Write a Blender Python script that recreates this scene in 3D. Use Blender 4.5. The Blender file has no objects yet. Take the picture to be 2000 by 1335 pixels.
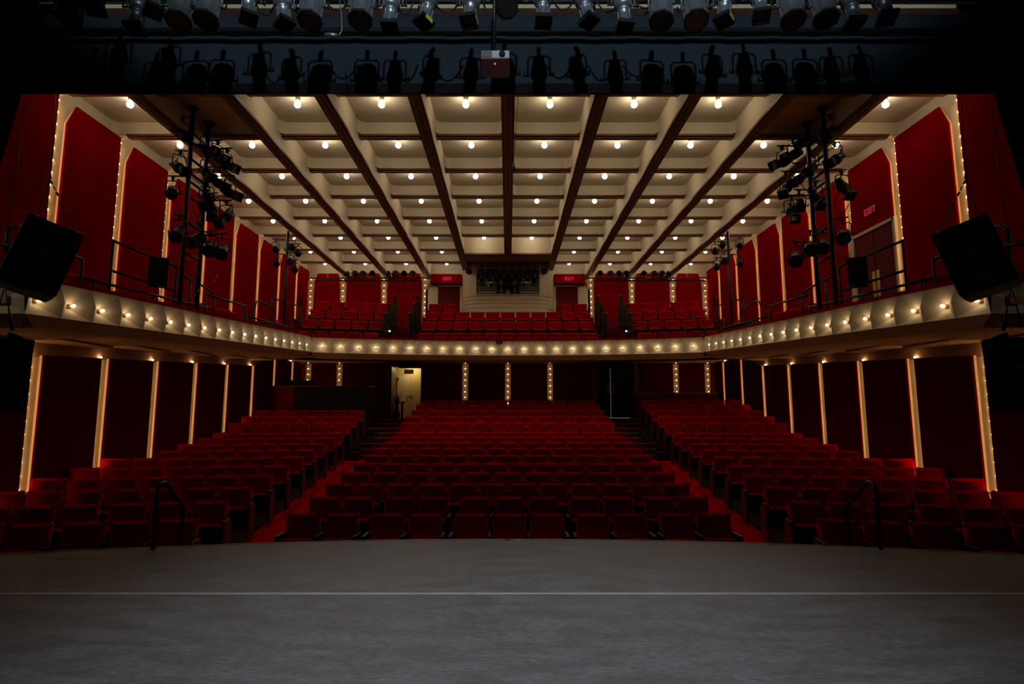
import bpy, bmesh, math, random
from mathutils import Vector, Matrix, Euler
random.seed(7)
PI = math.pi
S = bpy.context.scene
COL = S.collection

# ------------------------------------------------------------------ camera
F = 20.0 / 36.0 * 2000.0            # focal length in pixels of the 2000 px frame
PX0, PY0 = 992.0, 667.5             # vanishing centre of the hall, frame middle
EYE = 1.5
PITCH = math.atan(137.5 / F)
cam_d = bpy.data.cameras.new('camera'); cam_d.lens = 20.0; cam_d.sensor_width = 36.0
cam_d.shift_x = 0.004; cam_d.clip_end = 200
cam = bpy.data.objects.new('camera', cam_d); COL.objects.link(cam)
cam.location = (0, 0, EYE); cam.rotation_euler = (PI/2 + PITCH, 0, 0)
S.camera = cam

# ------------------------------------------------------------------ world, big lamps, exposure
W = bpy.data.worlds.new('world'); S.world = W; W.use_nodes = True
W.node_tree.nodes['Background'].inputs[0].default_value = (0.5, 0.6, 0.8, 1)
W.node_tree.nodes['Background'].inputs[1].default_value = 0.0015
S.view_settings.view_transform = 'Standard'; S.view_settings.look = 'None'
S.view_settings.gamma = 1.0; S.view_settings.exposure = 0.0
try: S.view_settings.use_curve_mapping = False
except Exception: pass
S.cycles.use_denoising = True
S.cycles.max_bounces = 6; S.cycles.diffuse_bounces = 4; S.cycles.glossy_bounces = 3
S.cycles.sample_clamp_indirect = 4.0

def lamp(name, kind, loc, energy, color, **k):
    d = bpy.data.lights.new(name, kind); d.energy = energy; d.color = color
    for a, v in k.items(): setattr(d, a, v)
    o = bpy.data.objects.new(name, d); COL.objects.link(o); o.location = loc
    return o
def aim(o, tgt):
    o.rotation_euler = (Vector(tgt) - Vector(o.location)).to_track_quat('-Z', 'Y').to_euler()
# the stage work light, high up behind the camera
wl = lamp('stage_work_light', 'SPOT', (0.2, -3.2, 6.6), 1400, (0.78, 0.91, 1.0), spot_size=math.radians(80), spot_blend=0.22, shadow_soft_size=0.09)
aim(wl, (0, 5.2, 6.6 + 8.4 * math.tan(math.radians(40 - 20.0))))
wl2 = lamp('stage_floor_light', 'SPOT', (0, 1.6, 6.4), 1120, (0.84, 0.92, 1.0), spot_size=math.radians(66), spot_blend=1.0, shadow_soft_size=0.4)
aim(wl2, (0, 3.5, 0))
lamp('side_work_light', 'POINT', (-7.6, 5.9, 4.3), 16, (0.95, 0.95, 0.62), shadow_soft_size=0.15)
lamp('side_work_light', 'POINT', (7.6, 5.9, 4.3), 5, (0.95, 0.9, 0.65), shadow_soft_size=0.15)
lamp('lobby_lamp', 'POINT', (-4.2, 25.0, 3.4), 17, (1.0, 0.80, 0.45), shadow_soft_size=0.2)
CEIL_E, STRIP_E, FASC_E = 52.0, 34.0, 24.0

# ------------------------------------------------------------------ helpers
def tag(o, label=None, cat=None, group=None, kind=None):
    if label: o['label'] = label
    if cat: o['category'] = cat
    if group: o['group'] = group
    if kind: o['kind'] = kind
    return o
def empty(name, loc=(0, 0, 0), rz=0, label=None, cat=None, group=None):
    o = bpy.data.objects.new(name, None); COL.objects.link(o)
    o.location = loc; o.rotation_euler = (0, 0, rz); o.empty_display_size = 0.1
    return tag(o, label, cat, group)
def at(px, py, Y):
    a = (px - PX0) / F; b = (PY0 - py) / F
    dy = math.cos(PITCH) - b * math.sin(PITCH); dz = math.sin(PITCH) + b * math.cos(PITCH)
    return Vector((a * Y / dy, Y, EYE + dz * Y / dy))
def atx(px, py, X):
    a = (px - PX0) / F; b = (PY0 - py) / F
    dy = math.cos(PITCH) - b * math.sin(PITCH); dz = math.sin(PITCH) + b * math.cos(PITCH)
    t = X / a
    return Vector((X, dy * t, EYE + dz * t))

class MB:
    def __init__(s): s.bm = bmesh.new(); s.mi = 0
    def _m(s, faces):
        for f in faces: f.material_index = s.mi
        return faces
    def box(s, c, d, rot=None, bevel=0, seg=2):
        t = bmesh.new(); bmesh.ops.create_cube(t, size=1.0)
        for v in t.verts: v.co = Vector((v.co.x * d[0], v.co.y * d[1], v.co.z * d[2]))
        if bevel: bmesh.ops.bevel(t, geom=list(t.edges), offset=bevel, segments=seg, affect='EDGES', profile=0.5)
        M = Matrix.Translation(c)
        if rot: M = M @ Euler(rot).to_matrix().to_4x4()
        s.add(t, M); return s
    def b2(s, x0, x1, y0, y1, z0, z1, bevel=0):
        return s.box(((x0+x1)/2, (y0+y1)/2, (z0+z1)/2), (abs(x1-x0), abs(y1-y0), abs(z1-z0)), None, bevel)
    def add(s, t, M=Matrix.Identity(4), smooth=False):
        vm = {}
        for v in t.verts: vm[v] = s.bm.verts.new(M @ v.co)
        for f in t.faces:
            try:
                n = s.bm.faces.new([vm[v] for v in f.verts]); n.material_index = s.mi; n.smooth = smooth or f.smooth
            except ValueError: pass
        t.free()
    def poly(s, pts): 
        f = s.bm.faces.new([s.bm.verts.new(p) for p in pts]); f.material_index = s.mi; return f
    def prism(s, pts, vec):
        a = [s.bm.verts.new(p) for p in pts]; v = Vector(vec); b = [s.bm.verts.new(Vector(p) + v) for p in pts]
        n = len(pts); fs = [s.bm.faces.new(a[::-1]), s.bm.faces.new(b)]
        for i in range(n): fs.append(s.bm.faces.new([a[i], a[(i+1) % n], b[(i+1) % n], b[i]]))
        s._m(fs); return s
    def tube(s, pts, r, n=8, cap=True, smooth=True):
        pts = [Vector(p) for p in pts]; rings = []
        up = None
        for i, p in enumerate(pts):
            d = ((pts[i+1] - p) if i == 0 else (p - pts[i-1]) if i == len(pts)-1 else ((pts[i+1]-p).normalized() + (p-pts[i-1]).normalized()))
            d.normalize()
            if up is None:
                up = Vector((0, 0, 1)) if abs(d.z) < 0.9 else Vector((1, 0, 0))
            u = (up - d * up.dot(d)).normalized(); v = d.cross(u); up = u
            rr = r[i] if isinstance(r, (list, tuple)) else r
            rings.append([s.bm.verts.new(p + (u * math.cos(2*PI*k/n) + v * math.sin(2*PI*k/n)) * rr) for k in range(n)])
        for a, b in zip(rings, rings[1:]):
            for k in range(n):
                f = s.bm.faces.new([a[k], a[(k+1) % n], b[(k+1) % n], b[k]]); f.material_index = s.mi; f.smooth = smooth
        if cap:
            s._m([s.bm.faces.new(rings[0][::-1]), s.bm.faces.new(rings[-1])])
        return s
    def lathe(s, prof, n=16, M=Matrix.Identity(4), smooth=True):
        """prof: list of (r, t) ; axis along -Y : t positive = towards -Y"""
        rings = []
        for r, t in prof:
            rings.append([s.bm.verts.new(M @ Vector((r*math.cos(2*PI*k/n), -t, r*math.sin(2*PI*k/n)))) for k in range(n)])
        for a, b in zip(rings, rings[1:]):
            for k in range(n):
                f = s.bm.faces.new([a[k], a[(k+1) % n], b[(k+1) % n], b[k]]); f.material_index = s.mi; f.smooth = smooth
        s._m([s.bm.faces.new(rings[0][::-1]), s.bm.faces.new(rings[-1])])
        return s
    def mesh(s, name, mats):
        bmesh.ops.recalc_face_normals(s.bm, faces=list(s.bm.faces))
        me = bpy.data.meshes.new(name); s.bm.to_mesh(me); s.bm.free()
        for m in (mats if isinstance(mats, (list, tuple)) else [mats]): me.materials.append(m)
        return me
    def build(s, name, mats, parent=None, loc=(0, 0, 0)):
        o = bpy.data.objects.new(name, s.mesh(name, mats)); COL.objects.link(o); o.location = loc
        if parent: o.parent = parent
        return o
def mo(name, me, parent=None, loc=(0, 0, 0), rot=(0, 0, 0)):
    o = bpy.data.objects.new(name, me); COL.objects.link(o); o.location = loc; o.rotation_euler = rot
    if parent: o.parent = parent
    return o
KIDS = {}
def copy_tree(o, parent=None):
    c = o.copy(); COL.objects.link(c)
    if parent: c.parent = parent
    for ch in KIDS.get(o.name, o.children): copy_tree(ch, c)
    return c
def struct(name, mb, m): return tag(mb.build(name, m), kind='structure')

# ------------------------------------------------------------------ materials
def mat(name, col, rough=0.8, spec=0.3, metal=0.0, var=0.0, scale=20.0, emit=None, es=0.0, bump=0.0, stretch=None):
    m = bpy.data.materials.new(name); m.use_nodes = True
    nt = m.node_tree; b = nt.nodes['Principled BSDF']
    b.inputs['Base Color'].default_value = (*col, 1); b.inputs['Roughness'].default_value = rough
    b.inputs['Specular IOR Level'].default_value = spec; b.inputs['Metallic'].default_value = metal
    if emit: b.inputs['Emission Color'].default_value = (*emit, 1); b.inputs['Emission Strength'].default_value = es
    if var or bump:
        tc = nt.nodes.new('ShaderNodeTexCoord'); n = nt.nodes.new('ShaderNodeTexNoise')
        n.inputs['Scale'].default_value = scale; n.inputs['Detail'].default_value = 5
        src = tc.outputs['Object']
        if stretch:
            mp = nt.nodes.new('ShaderNodeMapping'); mp.inputs['Scale'].default_value = stretch
            nt.links.new(src, mp.inputs['Vector']); src = mp.outputs['Vector']
        nt.links.new(src, n.inputs['Vector'])
        if var:
            r = nt.nodes.new('ShaderNodeMapRange'); r.inputs[1].default_value = 0.3; r.inputs[2].default_value = 0.7
            r.inputs[3].default_value = 1 - var; r.inputs[4].default_value = 1 + var
            mx = nt.nodes.new('ShaderNodeVectorMath'); mx.operation = 'SCALE'; mx.inputs[0].default_value = col
            nt.links.new(n.outputs['Fac'], r.inputs[0]); nt.links.new(r.outputs[0], mx.inputs['Scale'])
            nt.links.new(mx.outputs[0], b.inputs['Base Color'])
        if bump:
            bp = nt.nodes.new('ShaderNodeBump'); bp.inputs['Strength'].default_value = bump; bp.inputs['Distance'].default_value = 0.01
            nt.links.new(n.outputs['Fac'], bp.inputs['Height']); nt.links.new(bp.outputs[0], b.inputs['Normal'])
    return m
M = {}
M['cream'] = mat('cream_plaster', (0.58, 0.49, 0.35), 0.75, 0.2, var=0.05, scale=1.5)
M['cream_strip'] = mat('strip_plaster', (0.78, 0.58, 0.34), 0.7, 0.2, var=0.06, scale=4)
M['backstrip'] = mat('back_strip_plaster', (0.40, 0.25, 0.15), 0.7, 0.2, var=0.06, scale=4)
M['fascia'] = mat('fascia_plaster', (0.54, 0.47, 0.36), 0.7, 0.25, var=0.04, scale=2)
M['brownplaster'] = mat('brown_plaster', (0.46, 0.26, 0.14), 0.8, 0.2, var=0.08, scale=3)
M['wood'] = mat('dark_wood', (0.115, 0.040, 0.018), 0.45, 0.4, var=0.2, scale=3, stretch=(1, 0.08, 1))
M['woodlight'] = mat('lighter_wood', (0.20, 0.085, 0.04), 0.45, 0.4, var=0.2, scale=3, stretch=(1, 0.08, 1))
M['board'] = mat('brown_board', (0.50, 0.27, 0.12), 0.6, 0.3, var=0.2, scale=1.2)
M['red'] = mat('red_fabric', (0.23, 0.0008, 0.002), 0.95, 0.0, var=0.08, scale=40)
M['redlow'] = mat('shaded_red_fabric', (0.10, 0.0004, 0.001), 0.95, 0.0, var=0.08, scale=40)  # darker copy of the red fabric, balcony shade put into its colour
M['seatred'] = mat('red_seat_fabric', (0.46, 0.001, 0.002), 0.95, 0.0, var=0.07, scale=60, bump=0.1)
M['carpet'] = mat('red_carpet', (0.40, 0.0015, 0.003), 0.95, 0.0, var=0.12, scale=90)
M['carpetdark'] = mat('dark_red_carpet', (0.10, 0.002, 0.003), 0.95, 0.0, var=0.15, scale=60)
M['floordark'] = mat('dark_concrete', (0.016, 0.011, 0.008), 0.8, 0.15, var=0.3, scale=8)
M['black'] = mat('black_metal', (0.009, 0.009, 0.010), 0.45, 0.35)
M['lampblack'] = mat('black_lamp_paint', (0.008, 0.008, 0.009), 0.5, 0.2)
M['railblack'] = mat('black_rail_paint', (0.004, 0.004, 0.005), 0.45, 0.25)
M['blackmatte'] = mat('black_paint', (0.007, 0.007, 0.008), 0.7, 0.3)
M['velour'] = mat('black_velour', (0.021, 0.031, 0.038), 0.98, 0.02, var=0.35, scale=110)
M['velourdark'] = mat('black_velour_leg', (0.008, 0.008, 0.010), 0.98, 0.02, var=0.3, scale=10)
M['silver'] = mat('grey_aluminium', (0.30, 0.32, 0.36), 0.38, 0.5, metal=0.75)
M['steel'] = mat('worn_steel', (0.35, 0.35, 0.36), 0.35, 0.5, metal=0.9)
M['greyvent'] = mat('vent_grey', (0.10, 0.105, 0.11), 0.5, 0.4)
M['bulb'] = mat('bulb_glass', (1, 1, 1), 0.4, 0.3, emit=(1.0, 0.86, 0.66), es=CEIL_E)
M['bulb_strip'] = mat('strip_bulb_glass', (1, 1, 1), 0.4, 0.3, emit=(1.0, 0.66, 0.30), es=STRIP_E)
M['bulb_fascia'] = mat('fascia_bulb_glass', (1, 1, 1), 0.4, 0.3, emit=(1.0, 0.72, 0.38), es=FASC_E)
M['exit'] = mat('exit_letters', (0.6, 0.02, 0.05), 0.5, 0.3, emit=(1.0, 0.03, 0.10), es=0.22)
M['led'] = mat('red_led', (0.8, 0.05, 0.05), 0.5, 0.3, emit=(1.0, 0.08, 0.08), es=3)
M['dial'] = mat('daylight_gap', (0.6, 0.65, 0.9), 0.5, 0.3, emit=(0.55, 0.6, 1.0), es=0.16)
M['steplight'] = mat('step_light', (1, 1, 1), 0.5, 0.3, emit=(1.0, 0.86, 0.7), es=2.5)
M['projector'] = mat('projector_white', (0.55, 0.57, 0.60), 0.5, 0.4)
M['projunder'] = mat('projector_underside', (0.40, 0.22, 0.20), 0.6, 0.3)
M['tape'] = mat('white_tape', (0.34, 0.36, 0.38), 0.6, 0.3, var=0.15, scale=6)
M['gold'] = mat('brass_plate', (0.55, 0.36, 0.08), 0.35, 0.5, metal=0.8)
M['doorred'] = mat('dark_red_door', (0.11, 0.006, 0.008), 0.75, 0.12, var=0.1, scale=3)
M['doorcream'] = mat('cream_door', (0.62, 0.52, 0.33), 0.5, 0.3)
M['lobby'] = mat('lobby_wall', (0.52, 0.40, 0.17), 0.8, 0.2)
M['cabinet'] = mat('worn_cabinet', (0.10, 0.075, 0.05), 0.7, 0.25, var=0.3, scale=14)
M['partition'] = mat('partition_wood', (0.012, 0.006, 0.005), 0.6, 0.2)
M['canopy'] = mat('canopy_board', (0.38, 0.20, 0.10), 0.6, 0.3, var=0.15, scale=1.2)
M['glass'] = mat('booth_glass', (0.02, 0.02, 0.018), 0.06, 0.6)
M['boothgear'] = mat('booth_gear', (0.10, 0.09, 0.065), 0.7, 0.3)
M['paper'] = mat('white_paper', (0.42, 0.42, 0.36), 0.8, 0.2)
M['plant'] = mat('dry_grass', (0.10, 0.06, 0.02), 0.8, 0.2)
M['vase'] = mat('dark_vase', (0.14, 0.02, 0.012), 0.4, 0.4)
M['yellow'] = mat('yellow_gel', (0.42, 0.42, 0.03), 0.5, 0.3)
M['amber'] = mat('amber_gel', (0.07, 0.025, 0.006), 0.25, 0.6)
M['redgel'] = mat('red_gel', (0.055, 0.008, 0.006), 0.3, 0.5)
M['bluegel'] = mat('blue_gel', (0.035, 0.035, 0.13), 0.3, 0.5)
M['lens'] = mat('dark_lens', (0.006, 0.006, 0.007), 0.15, 0.5)
M['signwood'] = mat('sign_board', (0.30, 0.17, 0.06), 0.6, 0.3)
M['whiterod'] = mat('white_rod', (0.6, 0.55, 0.47), 0.5, 0.3)
M['ledge'] = mat('proscenium_brown', (0.05, 0.022, 0.01), 0.7, 0.1, var=0.25, scale=12)
M['stagecream'] = mat('proscenium_cream', (0.50, 0.42, 0.28), 0.8, 0.2)

def stage_mat():
    m = bpy.data.materials.new('stage_vinyl'); m.use_nodes = True; nt = m.node_tree; L = nt.links
    b = nt.nodes['Principled BSDF']; b.inputs['Roughness'].default_value = 0.5; b.inputs['Specular IOR Level'].default_value = 0.28
    tc = nt.nodes.new('ShaderNodeTexCoord')
    def noise(sc, st, rot=0, det=6):
        mp = nt.nodes.new('ShaderNodeMapping'); mp.inputs['Scale'].default_value = st; mp.inputs['Rotation'].default_value = (0, 0, rot)
        n = nt.nodes.new('ShaderNodeTexNoise'); n.inputs['Scale'].default_value = sc; n.inputs['Detail'].default_value = det; n.inputs['Roughness'].default_value = 0.65
        L.new(tc.outputs['Object'], mp.inputs['Vector']); L.new(mp.outputs[0], n.inputs['Vector']); return n.outputs['Fac']
    a = noise(2.2, (1, 2.6, 1), 0.12); c = noise(30, (0.5, 1.6, 1), -0.2, 4); d = noise(5, (0.25, 5, 1), 0.25, 3)
    def ramp(x, p0, v0, p1, v1):
        r = nt.nodes.new('ShaderNodeMapRange'); r.inputs[1].default_value = p0; r.inputs[2].default_value = p1; r.inputs[3].default_value = v0; r.inputs[4].default_value = v1
        L.new(x, r.inputs[0]); return r.outputs[0]
    def math_(op, x, y):
        n = nt.nodes.new('ShaderNodeMath'); n.operation = op
        for i, q in enumerate((x, y)):
            if isinstance(q, (int, float)): n.inputs[i].default_value = q
            else: L.new(q, n.inputs[i])
        return n.outputs[0]
    f = math_('MULTIPLY', ramp(a, 0.40, 0.78, 0.60, 1.18), ramp(c, 0.38, 0.76, 0.62, 1.22))
    f = math_('MULTIPLY', f, ramp(d, 0.42, 1.0, 0.30, 0.80))
    f = math_('ADD', f, ramp(d, 0.66, 0.0, 0.76, 0.28))
    v = nt.nodes.new('ShaderNodeVectorMath'); v.operation = 'SCALE'; v.inputs[0].default_value = (0.105, 0.108, 0.116)
    L.new(f, v.inputs['Scale']); L.new(v.outputs[0], b.inputs['Base Color'])
    L.new(ramp(a, 0.3, 0.42, 0.7, 0.62), b.inputs['Roughness'])
    return m
M['stage'] = stage_mat()

# ------------------------------------------------------------------ key dimensions (metres, stage floor z = 0)
HB = EYE + 5.55            # underside of the long ceiling beams
HC = EYE + 5.86            # underside of the cross beams
HT = EYE + 6.18            # coffer tops
PXB = 1.66                 # spacing of long beams
XW = 8.35                  # face of the side wall panels
YB = 23.4                  # back wall
CY = [9.9 + 1.72 * k for k in range(8)]      # cross beams
SY = [8.24 + 1.71 * k for k in range(9)]     # near edges of the side wall light strips
ORD = ['first', 'second', 'third', 'fourth', 'fifth', 'sixth', 'seventh', 'eighth', 'ninth', 'tenth', 'eleventh', 'twelfth', 'thirteenth', 'fourteenth', 'fifteenth',
       'sixteenth', 'seventeenth', 'eighteenth', 'nineteenth', 'twentieth', 'twenty-first', 'twenty-second', 'twenty-third', 'twenty-fourth']
SIDES = ((-1, 'left'), (1, 'right'))

# ------------------------------------------------------------------ stage
def stage_edge(x): return 7.03 - 0.025 * x * x
m = MB(); xs = [-9 + i * 0.5 for i in range(37)]
top = [(x, stage_edge(x), 0) for x in xs]
m.prism([(-9, -5, 0)] + [(9, -5, 0)] + top[::-1], (0, 0, -0.95))
struct('floor', m, M['stage'])
m = MB(); e = [Vector((x, stage_edge(x) - 0.012, 0.0)) for x in xs]
for a, b in zip(e, e[1:]): m.prism([a, b, b + Vector((0, -0.02, 0)), a + Vector((0, -0.02, 0))], (0, 0, 0.006))
tag(m.build('stage_edge_strip', M['steel']), 'thin pale metal edging strip along the curved front of the stage', 'edging')
m = MB(); m.b2(-9, 9, 4.945, 4.99, 0.0005, 0.0025)
tag(m.build('floor_tape', M['tape']), 'long white tape line running across the grey stage floor', 'tape line')
for px, w in ((992, 0.06), (1012, 0.05), (1497, 0.06)):
    p = at(px, 1056, 6.99 if px < 1200 else 6.84)
    m = MB(); m.b2(-w/2, w/2, -0.02, 0.02, 0, 0.004)
    o = m.build('tape_mark', M['redgel'] if px != 1012 else M['tape']); o.location = (p.x, stage_edge(p.x) - 0.06, 0.0005)
    tag(o, {992: 'tiny red tape mark at the middle of the stage edge', 1012: 'tiny pale tape mark beside the middle of stage edge', 1497: 'tiny red tape mark at stage edge by right aisle'}[px], 'tape mark')

# ------------------------------------------------------------------ main hall floor
def fz(s):
    """floor height along the rake, s = distance of the row line in the centre block"""
    if s < 16.86: return -0.79 + 0.111 * (s - 8.44)
    for lim, z in ((17.78, 0.36), (18.66, 0.54), (19.56, 0.72), (20.48, 0.92), (21.5, 1.10)):
        if s < lim: return z
    return 1.25
def off(x):
    a = abs(x)
    if a < 3.3: return 0.0
    return -0.45 - 0.176 * (a - 4.5) if a > 4.25 else 0.0
stops = [6.0, 16.86, 17.78, 18.66, 19.56, 20.48, 21.5, 24.6]
def floor_block(m, x0, x1, shear):
    for i in range(7):
        a, b = stops[i], stops[i+1]
        if i == 0: za, zb = fz(a), fz(b - 0.001)
        else: za = zb = fz((a + b) / 2)
        o0, o1 = (off(x0), off(x1)) if shear else (0, 0)
        if i == 6: e0 = e1 = 0
        else: e0, e1 = o0, o1
        ba, bb = (a + o0 if i else a), b + e0
        ca, cb = (a + o1 if i else a), b + e1
        m.prism([(x0, ba, za), (x1, ca, za), (x1, cb, zb), (x0, bb, zb)], (0, 0, -1.2))
m = MB(); floor_block(m, -3.3, 3.3, False)
for s in (-1, 1):
    xs_ = [4.3, 5.6, 7.0, 8.5]
    for a, b in zip(xs_, xs_[1:]):
        floor_block(m, min(s*a, s*b), max(s*a, s*b), True)
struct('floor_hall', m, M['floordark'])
aist = [16.75, 17.35, 17.95, 18.55, 19.15, 19.75, 20.35, 20.95]
for s, nm in SIDES:
    m = MB()
    x0, x1 = sorted((s*3.3, s*4.78))
    def edge(y): return 4.30 + 0.058 * (min(y, 17.0) - 9.5)
    P = [(s*3.3, 6.0), (s*3.3, aist[0]), (s*edge(aist[0]), aist[0]), (s*edge(6.0), 6.0)]
    m.prism([(x, y, fz(y) + 0.012) for x, y in P], (0, 0, -0.1))
    q = [(s*4.28, 7.2), (s*4.28, aist[0] - 0.45), (s*edge(aist[0]), aist[0] - 0.45), (s*edge(9.6), 9.6)]
    m.prism([(x, y, fz(min(y + 0.47, 16.8)) + 0.02) for x, y in q], (0, 0, -0.12))
    struct('floor_aisle_' + nm, m, M['carpet'])
    m = MB()
    z0, z1 = fz(16.75), 1.25
    for k in range(8):
        y = aist[k]; ye = aist[k+1] if k < 7 else YB
        z = z0 + (z1 - z0) * (k + 1) / 8
        m.b2(x0, x1, y, ye, z - 1.3, z)
    struct('aisle_steps_' + nm, m, M['carpetdark'])  # same aisle carpet, dimness under the balcony coloured in
    m = MB()
    for k in range(8):
        z = z0 + (z1 - z0) * (k + 1) / 8
        m.b2(x0 + 0.02, x1 - 0.02, aist[k] - 0.012, aist[k] + 0.03, z - 0.02, z + 0.006)
    struct('trim_step_nosing_' + nm, m, M['woodlight'])

# ------------------------------------------------------------------ ceiling
YE = 19.65        # the two middle bays end here, in front of the booth
m = MB()
m.b2(-8.7, 8.7, 6.5, YB + 0.3, HT, HT + 0.15)
for k in range(-4, 5):
    ye = YB - 0.09 if abs(k) > 1 else (22.2 if k else YE)
    m.b2(k*PXB - 0.12, k*PXB + 0.12, 6.5, ye, HB + 0.05, HT)
for y in CY:
    for k in range(-5, 5):
        if k in (-1, 0) and y > YE: continue
        x0 = max(k*PXB, -8.47) + (0.12 if k > -5 else 0); x1 = min((k+1)*PXB, 8.47) - (0.12 if k < 4 else 0)
        m.b2(x0, x1, y - 0.07, y + 0.12, HC + 0.04, HT)
# small coves that round the coffer corners
struct('ceiling', m, M['cream'])
m = MB(); R = 0.16
for y0, y1 in zip([8.18] + CY, CY + [YB]):
    for k in range(-5, 5):
        x0 = k*PXB + 0.12; x1 = (k+1)*PXB - 0.12
        if k in (-1, 0) and y0 > 19: continue
        if k == -5: x0 = -8.46
        if k == 4: x1 = 8.46
        ya, yb = y0 + 0.12, (y1 - 0.07 if y1 < YB else y1 - 0.0)
        for (cx, cy, sx, sy) in ((x0, yb, 1, -1), (x1, yb, -1, -1), (x0, ya, 1, 1), (x1, ya, -1, 1)):
            arc = [(cx + sx*R*(1 - math.sin(t)), cy + sy*R*(1 - math.cos(t))) for t in (0, PI/8, PI/4, 3*PI/8, PI/2)]
            pts = [(cx, cy, HC + 0.05)] + [(p[0], p[1], HC + 0.05) for p in arc]
            m.prism(pts, (0, 0, HT - HC - 0.05))
struct('ceiling_coving', m, M['cream'])
n = 0
for k in range(-4, 5):
    ye = YB - 0.09 if abs(k) > 1 else (22.0 if k else YE)
    if abs(k) == 1: ye = 22.0
    m = MB(); m.b2(k*PXB - 0.125, k*PXB + 0.125, 6.5, ye, HB + 0.02, HB + 0.07)
    m.mi = 1; m.b2(k*PXB - 0.075, k*PXB + 0.075, 6.5, ye, HB, HB + 0.03)
    m.mi = 0; m.b2(k*PXB - 0.025, k*PXB + 0.025, 6.5, ye, HB - 0.012, HB + 0.03)
    n += 1; struct('trim_%d' % n, m, [M['wood'], M['woodlight']])
for y in CY:
    m = MB()
    for k in range(-5, 5):
        if k in (-1, 0) and y > YE: continue
        x0 = max(k*PXB, -8.45) + 0.125; x1 = min((k+1)*PXB, 8.45) - 0.125
        m.mi = 0; m.b2(x0, x1, y - 0.08, y + 0.13, HC + 0.015, HC + 0.055)
        m.mi = 1; m.b2(x0, x1, y - 0.02, y + 0.07, HC - 0.006, HC + 0.03)
    n += 1; struct('trim_%d' % n, m, [M['wood'], M['woodlight']])
m = MB(); m.b2(-PXB - 0.12, PXB + 0.12, YE + 0.02, YE + 0.2, HB + 0.05, HT); struct('wall_canopy_front', m, M['cream'])
m = MB(); m.b2(-PXB - 0.12, PXB + 0.12, YE - 0.02, YE + 0.22, HB, HB + 0.05); m.mi = 1
m.b2(-PXB - 0.12, PXB + 0.12, YE + 0.2, 23.3, HB + 0.06, HB + 0.12)
struct('ceiling_booth_canopy', m, [M['wood'], M['canopy']])
for s, nm in SIDES:
    x0, x1 = sorted((s*(3*PXB + 0.125), s*(4*PXB - 0.125)))
    m = MB(); m.b2(x0, x1, CY[0] + 0.13, CY[1] - 0.075, HT - 0.10, HT - 0.06)
    tag(m.build('ceiling_board', M['board']), 'brown board filling the %s ceiling coffer above the tall light ladder' % nm, 'board')

# ceiling bulbs
def sphere_mesh(name, r, mats, u=12, v=8, zs=1.0):
    m = MB(); t = bmesh.new(); bmesh.ops.create_uvsphere(t, u_segments=u, v_segments=v, radius=r)
    for q in t.verts: q.co.z *= zs
    m.add(t, smooth=True); return m.mesh(name, mats)
GB = sphere_mesh('bulb', 0.062, M['bulb'])
m = MB(); m.tube([(0, 0, 0.16), (0, 0, 0.05)], [0.05, 0.035], 10); GS = m.mesh('socket', M['cream'])
YL = [10.56 + 1.72 * k for k in range(8)]
for r, y in enumerate(YL):
    seen = 0
    for c in range(10):
        x = (c - 4.5) * PXB
        if abs(x) < 2 and y > YE: continue
        if r == 0 and c in (1, 8): continue
        if abs(x) > 7: x = math.copysign(7.45, x)
        seen += 1
        b = empty('ceiling_bulb', (x, y, EYE + 6.02), 0, 'bare glowing bulb in ceiling coffer, %s row from the stage, %s from the left' % (ORD[r], ORD[seen - 1]), 'light bulb', 'ceiling coffer bulbs')
        mo('bulb', GB, b); mo('socket', GS, b)

# ------------------------------------------------------------------ balcony profile
def armlight(y): return EYE + 1.535 + 0.06 * (y - 8.56)
def lip(y): return armlight(y) + 0.28
def front_y(x): return 18.70 - 0.95 * (abs(x) / 6.12) ** 2
ZC = EYE + 2.07            # lamp height along the middle front

def fascia(m, P, T, n_in, zfun):
    """P list of front points (x,y); n_in unit vectors pointing into the balcony; builds pyramids per bay, brown chamfer below"""
    for i in range(len(P) - 1):
        a, b = P[i], P[i+1]; na, nb = n_in[i], n_in[i+1]
        mid = Vector(((a[0]+b[0])/2, (a[1]+b[1])/2, 0)); nm_ = Vector((na[0]+nb[0], na[1]+nb[1], 0)).normalized()
        za, zb, zm = zfun(*a), zfun(*b), zfun(mid.x, mid.y)
        A = Vector((a[0], a[1], 0)); B = Vector((b[0], b[1], 0)); NA = Vector((*na, 0)); NB = Vector((*nb, 0))
        up = lambda v, z: Vector((v.x, v.y, z))
        ta, tb = up(A + NA*0.05, za + 0.28), up(B + NB*0.05, zb + 0.28)
        tm = up(mid + nm_*0.05, zm + 0.28)
        ba, bb, bm_ = up(A + NA*0.0, za - 0.20), up(B + NB*0.0, zb - 0.20), up(mid, zm - 0.20)
        ma, mb_ = up(A - NA*0.03, za + 0.02), up(B - NB*0.03, zb + 0.02)
        q = 0.03
        d = (B - A).normalized()
        l0, l1 = up(mid + nm_*0.15 - d*q, zm + 0.03), up(mid + nm_*0.15 + d*q, zm + 0.03)
        l2, l3 = up(mid + nm_*0.15 + d*q, zm - 0.03), up(mid + nm_*0.15 - d*q, zm - 0.03)
        m.mi = 0
        for f in ((ta, tb, l1, l0), (ta, l0, ma), (ma, l0, l3), (ma, l3, ba), (ba, l3, l2, bb), (mb_, bb, l2), (mb_, l2, l1), (tb, mb_, l1), (l0, l1, l2, l3)):
            m.poly(f)
        m.mi = 1
        ca, cb = up(A + NA*0.16, za - 0.36), up(B + NB*0.16, zb - 0.36)
        m.poly((ba, bb, cb, ca))
lamps = []
YA0 = 7.14
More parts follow.
